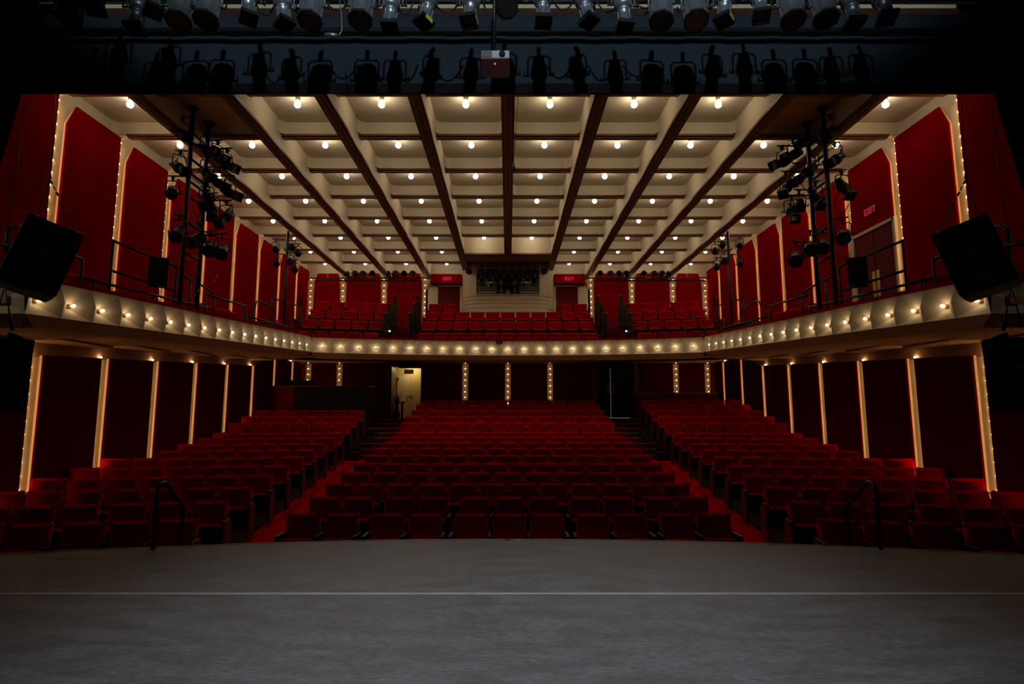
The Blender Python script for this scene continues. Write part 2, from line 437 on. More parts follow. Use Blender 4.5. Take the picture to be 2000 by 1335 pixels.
for s, nm in SIDES:
    m = MB()
    ys = [YA0 + 0.589 * k for k in range(19)]
    P = [(s*6.15, y) for y in ys]; N = [(s*1.0, 0.0)] * len(P)
    fascia(m, P, None, N, lambda x, y: armlight(y))
    for a, b in zip(ys, ys[1:]): lamps.append((Vector((s*6.15, (a+b)/2, armlight((a+b)/2))), Vector((-s, 0, 0)), nm))
    # end return facing the stage
    z = armlight(YA0); bm_x = [6.15, 6.95, 7.75, 8.55]
    P2 = [(s*x, YA0) for x in bm_x]; fascia(m, P2, None, [(0.0, 1.0)]*4, lambda x, y: z)
    struct('balcony_front_' + nm, m, [M['fascia'], M['brownplaster']])
    # small dark socket box at the middle of the end facet
    m = MB(); m.box((0, 0, 0), (0.16, 0.06, 0.10)); m.box((0, -0.03, 0), (0.02, 0.02, 0.02))
    o = m.build('socket_box', M['brownplaster']); o.location = (s*6.55, YA0 + 0.10, z)
    tag(o, 'small square brown socket box in %s balcony end face' % nm, 'socket box')
    # lip, floor slab, soffit
    m = MB(); y0, y1 = YA0, 17.74
    def ln(dx, dz): return [(s*(6.15+dx), y0, lip(y0)+dz), (s*(6.15+dx), y1, lip(y1)+dz)]
    a, b = ln(0.03, 0.0); c, d = ln(0.30, 0.0); 
    m.prism([a, b, d, c], (0, 0, 0.06))
    m.prism([(s*6.15+s*0.03, y0, lip(y0)), (s*8.5, y0, lip(y0)), (s*8.5, y0+0.25, lip(y0)), (s*6.15+s*0.03, y0+0.25, lip(y0))], (0, 0, 0.06))
    struct('trim_balcony_lip_' + nm, m, M['red'])
    m = MB()
    m.prism([(s*6.36, y0 + 0.2, lip(y0) - 0.30), (s*8.6, y0 + 0.2, lip(y0) - 0.30), (s*8.6, 18.6, lip(18.6) - 0.30), (s*6.36, 18.6, lip(18.6) - 0.30)], (0, 0, 0.06))
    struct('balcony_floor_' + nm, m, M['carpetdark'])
    m = MB()
    for k in range(6):
        ya = y0 + 0.16 + k * 1.9; yb = ya + 1.9
        zl = armlight((ya + yb)/2) - 0.36
        m.prism([(s*6.31, ya, armlight(ya) - 0.36), (s*7.75, ya, zl + 0.02), (s*7.75, yb, zl + 0.02), (s*6.31, yb, armlight(yb) - 0.36)], (0, 0, 0.03))
        m.b2(*sorted((s*7.75, s*8.6)), ya, yb, zl - 0.02, zl + 0.04)
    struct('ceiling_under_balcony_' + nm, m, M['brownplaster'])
# middle front
m = MB(); NC = 23
xsC = [-6.15 + 12.3 * i / NC for i in range(NC + 1)]
P = [(x, front_y(x)) for x in xsC]
N = []
for x in xsC:
    dyx = -0.95 * 2 * x / 6.12**2; v = Vector((-dyx, 1)).normalized(); N.append((v.x, v.y))
fascia(m, P, None, N, lambda x, y: ZC)
for i in range(NC):
    x = (xsC[i] + xsC[i+1]) / 2; lamps.append((Vector((x, front_y(x), ZC)), Vector((0, -1, 0)), 'middle'))
struct('balcony_front_middle', m, [M['fascia'], M['brownplaster']])
m = MB()
for a, b in zip(P, P[1:]): m.prism([(a[0], a[1]+0.03, ZC+0.28), (b[0], b[1]+0.03, ZC+0.28), (b[0], b[1]+0.3, ZC+0.28), (a[0], a[1]+0.3, ZC+0.28)], (0, 0, 0.06))
struct('trim_balcony_lip_middle', m, M['red'])
m = MB()
for a, b in zip(P, P[1:]): m.prism([(a[0], a[1]+0.16, ZC-0.36), (b[0], b[1]+0.16, ZC-0.36), (b[0], YB, EYE+2.02), (a[0], YB, EYE+2.02)], (0, 0, 0.05))
for s in (-1, 1): m.prism([(s*6.15, 17.75, ZC-0.36), (s*8.6, 18.4, ZC-0.05), (s*8.6, YB, EYE+2.02), (s*6.15, YB, EYE+2.02)], (0, 0, 0.05))
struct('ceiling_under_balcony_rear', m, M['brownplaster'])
# front lamps
m = MB(); m.lathe([(0.03, 0.0), (0.03, 0.02), (0.018, 0.045)], 10); FS = m.mesh('socket', M['brownplaster'])
FBm = sphere_mesh('bulb', 0.023, M['bulb_fascia'], 8, 6)
cnt = {'left': 0, 'right': 0, 'middle': 0}
for p, nrm, nm in lamps:
    k = cnt[nm]; cnt[nm] += 1
    r = empty('balcony_lamp', p - nrm*0.145, math.atan2(nrm.x, -nrm.y), ('small glowing bulb on the %s balcony front, %s from the stage' % (nm, ORD[k])) if nm != 'middle' else 'small glowing bulb on the middle balcony front, %s from the left' % ORD[k], 'light bulb', 'balcony front bulbs')
    mo('socket', FS, r); mo('bulb', FBm, r, (0, -0.075, 0.012))

# ------------------------------------------------------------------ side walls with panels and light strips
SB = sphere_mesh('bulb', 0.020, M['bulb_strip'], 8, 6)
SB2 = sphere_mesh('bulb', 0.0125, M['bulb_strip'], 8, 6)
BZ = 0.235
def strip(name_label, loc, rz, z0, z1, w, dbulb, cap=False, group='wall light strips', xb=0.0):
    r = empty('light_strip', (loc[0], loc[1], z0), rz, name_label, 'light strip', group)
    m = MB(); h = z1 - z0
    m.b2(-w/2, w/2, -0.02, 0.0, 0, h)
    if cap:
        m.prism([(-w/2, -0.02, h-0.35), (w/2, -0.02, h-0.35), (w/2+0.08, -0.02, h), (-w/2-0.08, -0.02, h)], (0, -0.02, 0))
    m.build('trough', M['cream_strip'] if xb else M['backstrip'], r)
    k = int((h - 0.06) / BZ)
    for i in range(k): mo('bulb', SB if xb else SB2, r, (xb, -0.02 - dbulb, h + 0.045 - i*BZ))
    return r
def low_top(y): return EYE + 0.98 + 0.06 * (y - 10.05) if y < 19.6 else EYE + 1.93
for s, nm in SIDES:
    m = MB(); m.b2(*sorted((s*8.47, s*8.62)), 5.5, YB + 0.3, -1.0, HT)
    struct('wall_' + nm, m, M['brownplaster'])
    m = MB(); m.b2(*sorted((s*8.44, s*8.475)), 5.5, YB, -1.0, EYE + 2.0)
    struct('wall_lower_' + nm, m, M['brownplaster'])
    m = MB(); m.b2(*sorted((s*8.44, s*8.475)), 5.5, YB, EYE + 2.0, HT)
    struct('wall_upper_' + nm, m, M['cream'])
    def panel(y0, y1, prof, label, thick=0.035, fm='red'):
        """prof: list of (y,z)"""
        r = empty('fabric_panel', (s*XW, y0, prof[0][1]), 0, label, 'wall panel', 'red fabric wall panels')
        o0 = Vector((s*XW, y0, prof[0][1]))
        m = MB(); m.prism([Vector((s*XW, y, z)) - o0 for y, z in prof], (s*thick, 0, 0)); m.build('fabric_face', M[fm], r)
        m = MB(); m.prism([Vector((s*(XW+thick), y, z)) - o0 for y, z in prof], (s*(0.086 - thick), 0, 0)); tag(m.build('backing', M['cream_strip'], r), 'cream backing')
        return r
    ZT = HC + 0.02
    edges = [(6.4, SY[0])] + [(SY[k] + 0.25, SY[k+1]) for k in range(8)] + [(SY[8] + 0.25, YB - 0.02)]
    for k, (a, b) in enumerate(edges):
        zb0 = max(lip(a) - 0.3, 0); zb1 = lip(min(b, 18.5)) - 0.3
        if b > 17.5: zb0 = zb1 = EYE + 2.15
        if s == 1 and k == 3:      # over the exit door
            zh = EYE + 4.22
            panel(a, b, [(a, zh), (b, zh), (b, ZT), (a + 0.22, ZT), (a, ZT - 0.45)], 'short red fabric panel above the right balcony exit door')
        else:
            c = 0.20 if k else 0.0
            panel(a, b, [(a, zb0), (b, zb1), (b, ZT), (a + c, ZT), (a, ZT - 2.2*c)], 'tall red fabric panel on upper %s wall, %s from the stage' % (nm, ORD[k]))
        if k:
            y = (SY[k-1] + 0.125)
            zz0 = lip(min(y, 18.5)) - 0.25
            strip('tall glowing light strip on upper %s wall, %s from the stage' % (nm, ORD[k-1]), (s*8.44, y), s*-PI/2, zz0, HC - 0.12, 0.25, 0.03, False, 'upper wall light strips', xb=s*0.093)
        # lower panel
        zl = low_top(a) + 0.03; zl1 = low_top(b - 0.01) + 0.03
        f0 = -0.92 if a < 10 else fz(a) - 0.1
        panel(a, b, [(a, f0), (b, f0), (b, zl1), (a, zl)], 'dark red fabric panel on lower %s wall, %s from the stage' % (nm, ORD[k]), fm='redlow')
        if k:
            y = SY[k-1] + 0.125
            strip('tall glowing light strip on lower %s wall, %s from the stage' % (nm, ORD[k-1]), (s*8.45, y), s*-PI/2, -0.85 if y < 10 else fz(y) - 0.05, low_top(y), 0.25, 0.03, False, 'lower wall light strips', xb=s*0.093)

# ------------------------------------------------------------------ back wall
m = MB()
m.b2(-8.6, 8.6, YB, YB + 0.2, EYE + 2.0, HT)
struct('wall_back_upper', m, M['cream'])
m = MB()
DX = ((-4.95, -3.52), (3.62, 5.20)); DZ = EYE + 1.92
def wallseg(x0, x1, z0, z1): m.b2(x0, x1, YB, YB + 0.2, z0, z1)
wallseg(-8.6, DX[0][0], -0.5, EYE + 2.1); wallseg(DX[0][1], DX[1][0], -0.5, EYE + 2.1); wallseg(DX[1][1], 8.6, -0.5, EYE + 2.1)
for d in DX: wallseg(d[0], d[1], DZ, EYE + 2.1); wallseg(d[0], d[1], -0.5, 1.24)
struct('wall_back', m, M['doorred'])
bx = [3.46, 5.17, 6.88, 8.22]
for s, nm in SIDES:
    for k, x in enumerate(bx):
        zt = EYE + 5.62 - 0.1*k*0
        strip('short glowing light strip on upper back wall, %s from the %s exit door' % (ORD[k], nm), (s*x, YB - 0.06), 0, EYE + 3.55, EYE + 5.45, 0.24, 0.06, True, 'back wall light strips')
    for k in range(3):
        x0, x1 = bx[k] + 0.15, min(bx[k+1] - 0.15, 8.34)
        o = Vector((s*(x0+x1)/2, YB - 0.1, EYE + 2.6)); hw = (x1-x0)/2
        m = MB(); m.b2(-hw, hw, -0.03, 0.08, 0, 2.88)
        p = m.build('fabric_panel', M['red']); p.location = o
        tag(p, 'wide red fabric panel on upper back wall, %s from %s exit door' % (ORD[k], nm), 'wall panel', 'red fabric wall panels')
        m = MB(); m.prism([(-hw, 0, 0), (hw, 0, 0), (hw - 0.1, -0.0, 0.30), (-hw + 0.1, -0.0, 0.30)], (0, -0.05, 0))
        p = m.build('fabric_panel', M['red']); p.location = (o.x, YB - 0.02, EYE + 5.48)
        tag(p, 'narrow red panel above the %s light bar, %s from the exit door' % (nm, ORD[k]), 'wall panel', 'red fabric wall panels')
lx = [-8.2, -6.92, -1.75, 0.0, 1.73, 6.90, 8.2]
for i, x in enumerate(lx):
    strip('short glowing strip on the lower back wall under the balcony, %s from left' % ORD[i], (x, YB - 0.02), 0, 0.7 if abs(x) > 3 else (1.72 if x else 1.5), EYE + 1.97, 0.24, 0.06, False, 'lower back wall light strips')
for i, (a, b) in enumerate(((-8.05, -7.08), (-6.76, -5.3), (-3.2, -1.92), (-1.58, -0.17), (0.17, 1.57), (1.9, 3.35), (5.5, 6.74), (7.06, 8.05))):
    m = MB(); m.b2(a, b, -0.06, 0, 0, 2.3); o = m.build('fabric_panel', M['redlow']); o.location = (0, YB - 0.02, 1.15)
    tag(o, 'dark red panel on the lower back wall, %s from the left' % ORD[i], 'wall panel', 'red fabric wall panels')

# ------------------------------------------------------------------ projection booth between the exit doors
BYf = 21.45
def booth_pts(hw=1.80, R=0.75, n=7):
    pts = []
    for i in range(n + 1):
        t = PI/2 * i / n; pts.append((-hw + R - R*math.cos(t) , BYf + R - R*math.sin(t)))
    return pts + [(-x, y) for x, y in pts[::-1]]
bp = booth_pts()
m = MB()
def bstrip(z0, z1, pts):
    for a, b in zip(pts, pts[1:]):
        f = m.poly([(a[0], a[1], z0), (b[0], b[1], z0), (b[0], b[1], z1), (a[0], a[1], z1)])
zb, zw0, zw1, zt = EYE + 3.2, EYE + 4.50, EYE + 5.34, EYE + 5.62
bstrip(zb, zw0, bp)
L_ = [p for p in bp if p[0] <= -1.1 and p[0] < 0]
bstrip(zw0, zt, [(-1.86, BYf + 1.3)] + [p for p in bp if p[0] <= -1.12] + [(-1.29, BYf)] if False else [p for p in bp if p[0] < -1.12])
bstrip(zw0, zt, [p for p in bp if p[0] > 1.12])
lft = [p for p in bp if p[0] < -1.12][-1]
bstrip(zw0, zt, [lft, (-1.29 if lft[0] < -1.29 else lft[0], BYf)]); bstrip(zw0, zt, [(-(-1.29 if lft[0] < -1.29 else lft[0]), BYf), (-lft[0], lft[1])])
wx = 1.29 if lft[0] < -1.29 else -lft[0]
m.b2(-wx, wx, BYf - 0.01, BYf + 0.05, zw1, zt)
m.b2(-wx, wx, BYf - 0.03, BYf + 0.12, zw0 - 0.03, zw0)
bstrip(zb, zt, [(-1.80, YB), bp[0]]); bstrip(zb, zt, [bp[-1], (1.80, YB)])
for s in (-1, 1): m.b2(*sorted((s*1.80, s*1.94)), YB - 0.12, YB, zb, EYE + 5.26)
for s in (-1, 1): m.b2(*sorted((s*2.92, s*3.42)), YB - 0.08, YB, zb, EYE + 5.2)
struct('wall_booth', m, M['cream'])
m = MB()
for z in (0.0, 0.15, 0.30, 0.46):
    q = booth_pts(1.806, 0.756); m.tube([(x, y, zw0 - 0.06 - z) for x, y in q], 0.012, 6)
struct('trim_booth_grooves', m, M['brownplaster'])
wnd = empty('booth_window', (0, BYf + 0.05, zw0), 0, 'wide dark glass window of the cream control booth above the balcony', 'window')
m = MB(); m.b2(-wx, wx, 0.0, 0.012, 0, zw1 - zw0); m.build('pane', M['glass'], wnd)
m = MB()
for x in (-wx + 0.01, -0.42, 0.42, wx - 0.01): m.b2(x - 0.012, x + 0.012, -0.02, 0.0, 0, (zw1 - zw0) * (0.45 if abs(x) < 1 else 1))
m.b2(-wx, wx, -0.02, 0, 0.40, 0.43); m.build('frame', M['boothgear'], wnd)
for x, w, h, l in ((-0.80, 0.74, 0.30, 'low grey counter behind left half of booth window'), (0.81, 0.74, 0.32, 'low grey counter behind right half of booth window'), (0.0, 0.2, 0.34, 'dark equipment box at the middle of the booth window')):
    m = MB(); m.box((0, 0, h/2), (w, 0.04, h)); m.mi = 1; m.box((0, -0.01, 0.06), (w*0.9, 0.04, 0.03))
    o = m.build('booth_counter', [M['boothgear'] if w > 0.3 else M['blackmatte'], M['paper']]); o.location = (x, BYf + 0.0, zw0 + 0.012); tag(o, l, 'counter')
m = MB(); m.box((0, 0, 0.09), (0.10, 0.02, 0.17)); o = m.build('paper_note', M['paper']); o.location = (-0.02 + 0.02, BYf - 0.035, zw0 + 0.005); tag(o, 'small white paper sheet at the middle of booth window', 'paper')
# exit doors left and right of the booth
def letters(m, h, w, gap, d):
    t = h*0.20
    def bar(x0, z0, x1, z1):
        v = Vector((x1-x0, 0, z1-z0)); nrm = Vector((-v.z, 0, v.x)).normalized()*t/2
        a = Vector((x0, 0, z0)); b = a + v
        m.prism([a+nrm, b+nrm, b-nrm, a-nrm], (0, -d, 0))
    tot = 4*w + 3*gap - w*0.6; x = -tot/2
    bar(x+t/2, 0, x+t/2, h)
    for z in (t/2, h/2, h-t/2): bar(x, z, x+w, z)
    x += w + gap; bar(x, 0, x+w, h); bar(x, h, x+w, 0)
    x += w + gap; bar(x+w*0.2, 0, x+w*0.2, h)
    x += w*0.4 + gap; bar(x, h-t/2, x+w, h-t/2); bar(x+w/2, 0, x+w/2, h)
    return m
for s, nm in SIDES:
    d = empty('exit_door', (s*2.46, YB - 0.03, EYE + 3.2), 0, 'dark red exit door on the %s of the booth behind balcony seats' % nm, 'door')
    m = MB(); m.b2(-0.47, 0.47, -0.02, 0.02, 0, 2.02); m.build('door_leaf', M['doorred'], d)
    m = MB()
    for x in (-0.49, 0.49): m.b2(x-0.03, x+0.03, -0.06, 0.02, 0, 2.06)
    m.b2(-0.52, 0.52, -0.06, 0.02, 2.02, 2.08); m.build('door_frame', M['cream'], d)
    hb = empty('exit_header', (s*2.56, YB - 0.02, EYE + 5.28), 0, 'red header box with lit EXIT letters over %s booth door' % nm, 'exit sign')
    m = MB(); m.prism([(-0.62, 0, 0), (0.62, 0, 0), (0.62, 0, 0.40), (-0.62, 0, 0.40)], (0, -0.35, 0)); m.b2(-0.63, 0.63, -0.37, 0, 0.36, 0.40); m.b2(-0.63, 0.63, -0.36, 0, 0, 0.03)
    m.build('header_box', M['red'], hb)
    m = MB(); letters(m, 0.15, 0.085, 0.022, 0.012); o = m.build('exit_letters', M['exit'], hb); o.location = (-s*0.03 if s > 0 else 0.05, -0.352, 0.13); tag(o, 'red glowing EXIT letters')

# exit door on the right balcony wall
d = empty('exit_double_door', (8.40, 12.66, EYE + 1.75), -PI/2, 'dark red double door on right balcony wall with brass push plates', 'door')
m = MB(); 
for x in (-0.36, 0.36): m.b2(x-0.35, x+0.35, -0.02, 0.02, 0, 2.40, 0.006)
m.build('door_leaf', M['doorred'], d)
m = MB()
for x in (-0.075, 0.075): m.b2(x-0.055, x+0.055, -0.03, -0.018, 0.85, 1.45)
m.build('push_plate', M['gold'], d)
m = MB()
for x in (-0.74, 0.74): m.b2(x-0.04, x+0.04, -0.05, 0.03, 0, 2.47)
m.b2(-0.74, 0.74, -0.05, 0.03, 2.40, 2.47); m.build('door_frame', M['cream'], d)
ex = empty('exit_sign', (8.345, 12.62, EYE + 4.52), -PI/2, 'red lit EXIT sign on the panel above right balcony door', 'exit sign')
m = MB(); m.box((0, -0.008, 0.085), (0.46, 0.016, 0.24)); m.build('sign_plate', M['doorred'], ex)
m = MB(); letters(m, 0.15, 0.095, 0.025, 0.01); m.build('exit_letters', M['exit'], ex).location = (0, -0.017, 0.01)

# ------------------------------------------------------------------ balcony stepped floor
RY = [19.25, 19.98, 20.75, 21.65]; RZ = [EYE + 2.70 - 0.85, EYE + 3.215 - 0.85, EYE + 3.69 - 0.85, EYE + 4.17 - 0.85]
def boff(x):
    a = abs(x); return -0.20 * (a - 4.3) if a > 4.3 else 0.0
m = MB()
for k in range(4):
    for (xa, xb) in ((-8.45, -6.3), (-6.3, -4.4), (-3.4, 3.4), (4.4, 6.3), (6.3, 8.45)):
        y0 = RY[k] - 0.5 if k else max(front_y(xa), front_y(xb)) + 0.12 if abs(xa + xb) > 1 else 18.95
        y1 = RY[k] + 0.4 if k < 3 else YB
        if k == 0: y0 = RY[0] - 0.25 if abs(xa+xb) > 1 else 18.98
        oa, ob = boff(xa), boff(xb)
        ea, eb = (oa, ob) if k < 3 else (0, 0)
        m.prism([(xa, y0+oa, RZ[k]), (xb, y0+ob, RZ[k]), (xb, y1+eb, RZ[k]), (xa, y1+ea, RZ[k])], (0, 0, -0.55 if k else -0.08))
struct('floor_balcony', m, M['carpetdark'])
for s, nm in SIDES:
    m = MB()
    for k in range(7):
        m.b2(*sorted((s*3.4, s*4.4)), 18.78 + 0.33*k, 18.78 + 0.33*(k+1) if k < 6 else YB - 0.2, RZ[0] - 0.06, RZ[0] + 0.02 + 0.2*k)
    struct('balcony_steps_' + nm, m, M['carpetdark'])
    m = MB(); m.b2(*sorted((s*3.64, s*4.4)), YB - 0.2, YB - 0.14, RZ[0] + 1.0, EYE + 5.4); struct('wall_balcony_aisle_' + nm, m, M['red'])
    for side, X, tops in (('booth', 3.42, None), ('outer', 4.29, None)):
        for k in range(1, 4):
            h = 1.05; y = RY[k] - 0.25
            m = MB(); pr = [(0, 0)] + [(0, h - 0.12)]
            prof = [(-0.28, -0.6), (0.28, -0.6), (0.28, h - 0.10)] + [(0.28 - 0.10*(1-math.cos(t)) - 0.0, h - 0.10 + 0.10*math.sin(t)) for t in (PI/4, PI/2)] + [(-0.20, h), (-0.28, h - 0.10)]
            m.prism([(-0.03, a, b) for a, b in prof], (0.06, 0, 0))
            o = m.build('aisle_partition', M['partition']); o.location = (s*X, y, RZ[k])
            m2 = MB(); m2.tube([(0, -0.28, h - 0.05), (0, -0.2, h + 0.015), (0, 0.2, h + 0.015), (0, 0.28, h - 0.06)], 0.035, 8); c = m2.build('cap_rail', M['black'], o)
            tag(o, 'dark rounded partition on %s side of %s balcony aisle, %s from the front' % (side, nm, ORD[k-1]), 'partition', 'balcony aisle partitions')
            if k < 3:
                m2 = MB(); m2.box((0, 0, 0), (0.05, 0.03, 0.05)); l = m2.build('step_light', M['steplight']); l.location = (s*(X + (0.05 if X < 4 else -0.05)) , y - 0.32, RZ[k] + 0.05)
                tag(l, 'tiny white step light, %s side of %s balcony aisle, %s up' % (side, nm, ORD[k-1]), 'step light', 'balcony step lights')

# ------------------------------------------------------------------ theatre seats
def rounded(m, w, t, h, c, rot, bev):
    m.box(c, (w, t, h), rot, bev, 3)
m = MB(); t = bmesh.new(); bmesh.ops.create_cube(t, size=1)
for v in t.verts: v.co = Vector((v.co.x*0.50*(1.0 if v.co.z > 0 else 0.95), v.co.y*0.11, v.co.z*0.47))
bmesh.ops.bevel(t, geom=[e for e in t.edges if abs(e.verts[0].co.x - e.verts[1].co.x) < 0.05 and abs(e.verts[0].co.z - e.verts[1].co.z) < 0.01], offset=0.03, segments=3, affect='EDGES')
bmesh.ops.bevel(t, geom=[e for e in t.edges if e.calc_face_angle(0) > 0.7], offset=0.03, segments=3, affect='EDGES')
m.add(t, Matrix.Translation((0, 0.0, 0.612)) @ Matrix.Rotation(-0.20, 4, 'X'), smooth=True)
ME_BACK = m.mesh('backrest', M['seatred'])
m = MB(); m.box((0, 0.06, 0.57), (0.46, 0.02, 0.46), (-0.20, 0, 0), 0.008, 1); ME_SHELL = m.mesh('back_shell', M['blackmatte'])
m = MB(); m.box((0, -0.15, 0.37), (0.47, 0.075, 0.34), (0.26, 0, 0), 0.03, 3); ME_CUSH = m.mesh('seat_cushion', M['seatred'])
m = MB(); m.box((0, -0.203, 0.352), (0.44, 0.03, 0.32), (0.26, 0, 0), 0.01, 2); ME_PAN = m.mesh('seat_pan', M['blackmatte'])
m = MB(); m.box((0, -0.16, 0.575), (0.055, 0.32, 0.035), None, 0.012, 2); ME_ARM = m.mesh('armrest', M['black'])
m = MB(); m.prism([(-0.018, -0.06, 0), (-0.018, -0.26, 0.18), (-0.018, -0.28, 0.56), (-0.018, 0.0, 0.56), (-0.018, 0.12, 0.0)], (0.036, 0, 0)); ME_STD = m.mesh('side_frame', M['black'])
m = MB(); m.prism([(-0.022, -0.10, 0), (-0.022, -0.30, 0.06), (-0.022, -0.30, 0.56), (-0.022, 0.05, 0.56), (-0.022, 0.10, 0.0)], (0.044, 0, 0)); ME_END = m.mesh('end_panel', M['doorred'])
SEATS = []      # (x, y, z, rz, pitch, area, label, group, end)
def add_seat(x, y, z, rz, pitch, vis, label, group, end=0):
    w = y * 0.992
    SEATS.append((x, y, z, rz, pitch, pitch * vis / w**2, label, group, end))
nrow = 15
def row_y(i): return [8.44, 9.36, 10.27, 11.17, 12.05, 12.97, 13.85, 14.72, 15.62, 16.48, 17.36, 18.25, 19.13, 20.03, 20.95][i]
VIS = [0.45, 0.33, 0.22] + [0.2]*7 + [0.3] + [0.16]*4
for i in range(nrow):
    y = row_y(i); z = fz(y)
    if i < 2:
        k = 0; x = -3.21
        for seg in (2, 2, 3, 2, 2):
            for q in range(seg):
                add_seat(x + 0.27, y + random.uniform(-0.012, 0.012), z, random.uniform(-0.02, 0.02), 0.54, VIS[i], 'red theatre seat in the centre block, %s row from the stage, %s from the left' % (ORD[i], ORD[k]), 'centre block seats', 2 if q == seg - 1 else 0)
                x += 0.545; k += 1
            x += 0.115
    else:
        n_ = 12 if i % 2 == 0 else 11; p = 6.48 / n_
        for q in range(n_):
            add_seat(-3.24 + p*(q + 0.5), y, z, 0, p, VIS[i], 'red theatre seat in the centre block, %s row from the stage, %s from the left' % (ORD[i], ORD[q]), 'centre block seats', 2 if q == n_ - 1 else 0)
for s, nm in SIDES:
    for i in range(nrow):
        if s < 0 and i >= 13: continue
        xe = 4.50 + 0.036 * i; ang = 0.176
        g = 0
        for q in range(7):
            if i < 2 and q >= 3: g = 0.07
            x = xe + q * 0.565 + g
            if x > 8.1: continue
            yc = row_y(i)
            y = yc + off(x)
            add_seat(s*x, y, fz(yc), s*-0.0 + s*math.atan(ang)*-1, 0.57, VIS[i]*(0.9 if i < 10 else 0.6), 'red theatre seat in the %s block, %s row from the stage, %s from the aisle' % (nm, ORD[i], ORD[q]), '%s block seats' % nm, (1 if s > 0 else 2) if q == 0 else 0)
# balcony
BN = ['front', 'second', 'third', 'back']
for k in range(4):
    n_ = 11; p = 0.56
    for q in range(n_):
        if k == 3 and 2 <= q <= 8: continue
        x = (q - 5) * p
        add_seat(x, RY[k], RZ[k], 0, p, 0.8 if k else 0.8, 'red balcony seat in the middle block, %s row, %s from the left' % (BN[k], ORD[q]), 'balcony seats', 2 if q == n_ - 1 else 0)
    for s, nm in SIDES:
        for q in range(6 if k == 0 else 5):
            x = 4.66 + q * 0.55 + (0.12 if k == 3 else 0)
            add_seat(s*x, RY[k] + boff(x), RZ[k], -s*0.197, 0.555, 0.8 if k else 0.8, 'red balcony seat in the %s block, %s row, %s from the aisle' % (nm, BN[k], ORD[q]), 'balcony seats', (1 if s > 0 else 2) if q == 0 else 0)
for s, nm in SIDES:
    for q, y in enumerate((8.15, 8.8, 12.1, 12.7, 13.3, 13.9)):
        add_seat(s*6.85, y, lip(y) - 0.50, -s*0.75, 0.55, 0.8, 'red seat along the %s balcony arm behind the rail, %s from the stage' % (nm, ORD[q]), 'balcony arm seats')
order = sorted(range(len(SEATS)), key=lambda i: -SEATS[i][5])
PARTS = (('backrest', ME_BACK), ('back_shell', ME_SHELL), ('seat_cushion', ME_CUSH), ('seat_pan', ME_PAN))
rest = MB(); rest_m = [M['seatred'], M['blackmatte'], M['black'], M['doorred']]
MI = {ME_BACK: 0, ME_CUSH: 0, ME_SHELL: 1, ME_PAN: 1, ME_ARM: 2, ME_STD: 2, ME_END: 3}
for rank, i in enumerate(order):
    x, y, z, rz, p, a, lab, grp, end = SEATS[i]
    lst = [(n_, me, 0.0) for n_, me in PARTS] + [('armrest', ME_ARM, -p/2), ('side_frame', ME_STD, -p/2)]
    if end == 2: lst += [('armrest', ME_ARM, p/2), ('end_panel', ME_END, p/2)]
    if end == 1: lst[-1] = ('end_panel', ME_END, -p/2)
    sc = (p - 0.025) / 0.52
    if rank < 300:
        r = empty('theatre_seat', (x, y, z), rz, lab, 'seat', grp)
        for n_, me, dx in lst:
            o = mo(n_, me, r, (dx, 0, 0))
            if dx == 0: o.scale.x = sc
    else:
        T = Matrix.Translation((x, y, z)) @ Matrix.Rotation(rz, 4, 'Z')
        for n_, me, dx in lst:
            t = bmesh.new(); t.from_mesh(me); rest.mi = MI[me]
            rest.add(t, T @ Matrix.Translation((dx, 0, 0)) @ (Matrix.Diagonal((sc, 1, 1, 1)) if dx == 0 else Matrix.Identity(4)))
tag(rest.build('rear_seating', rest_m), 'small dim red theatre seats filling the rear rows of the main floor', 'seats', kind='stuff')

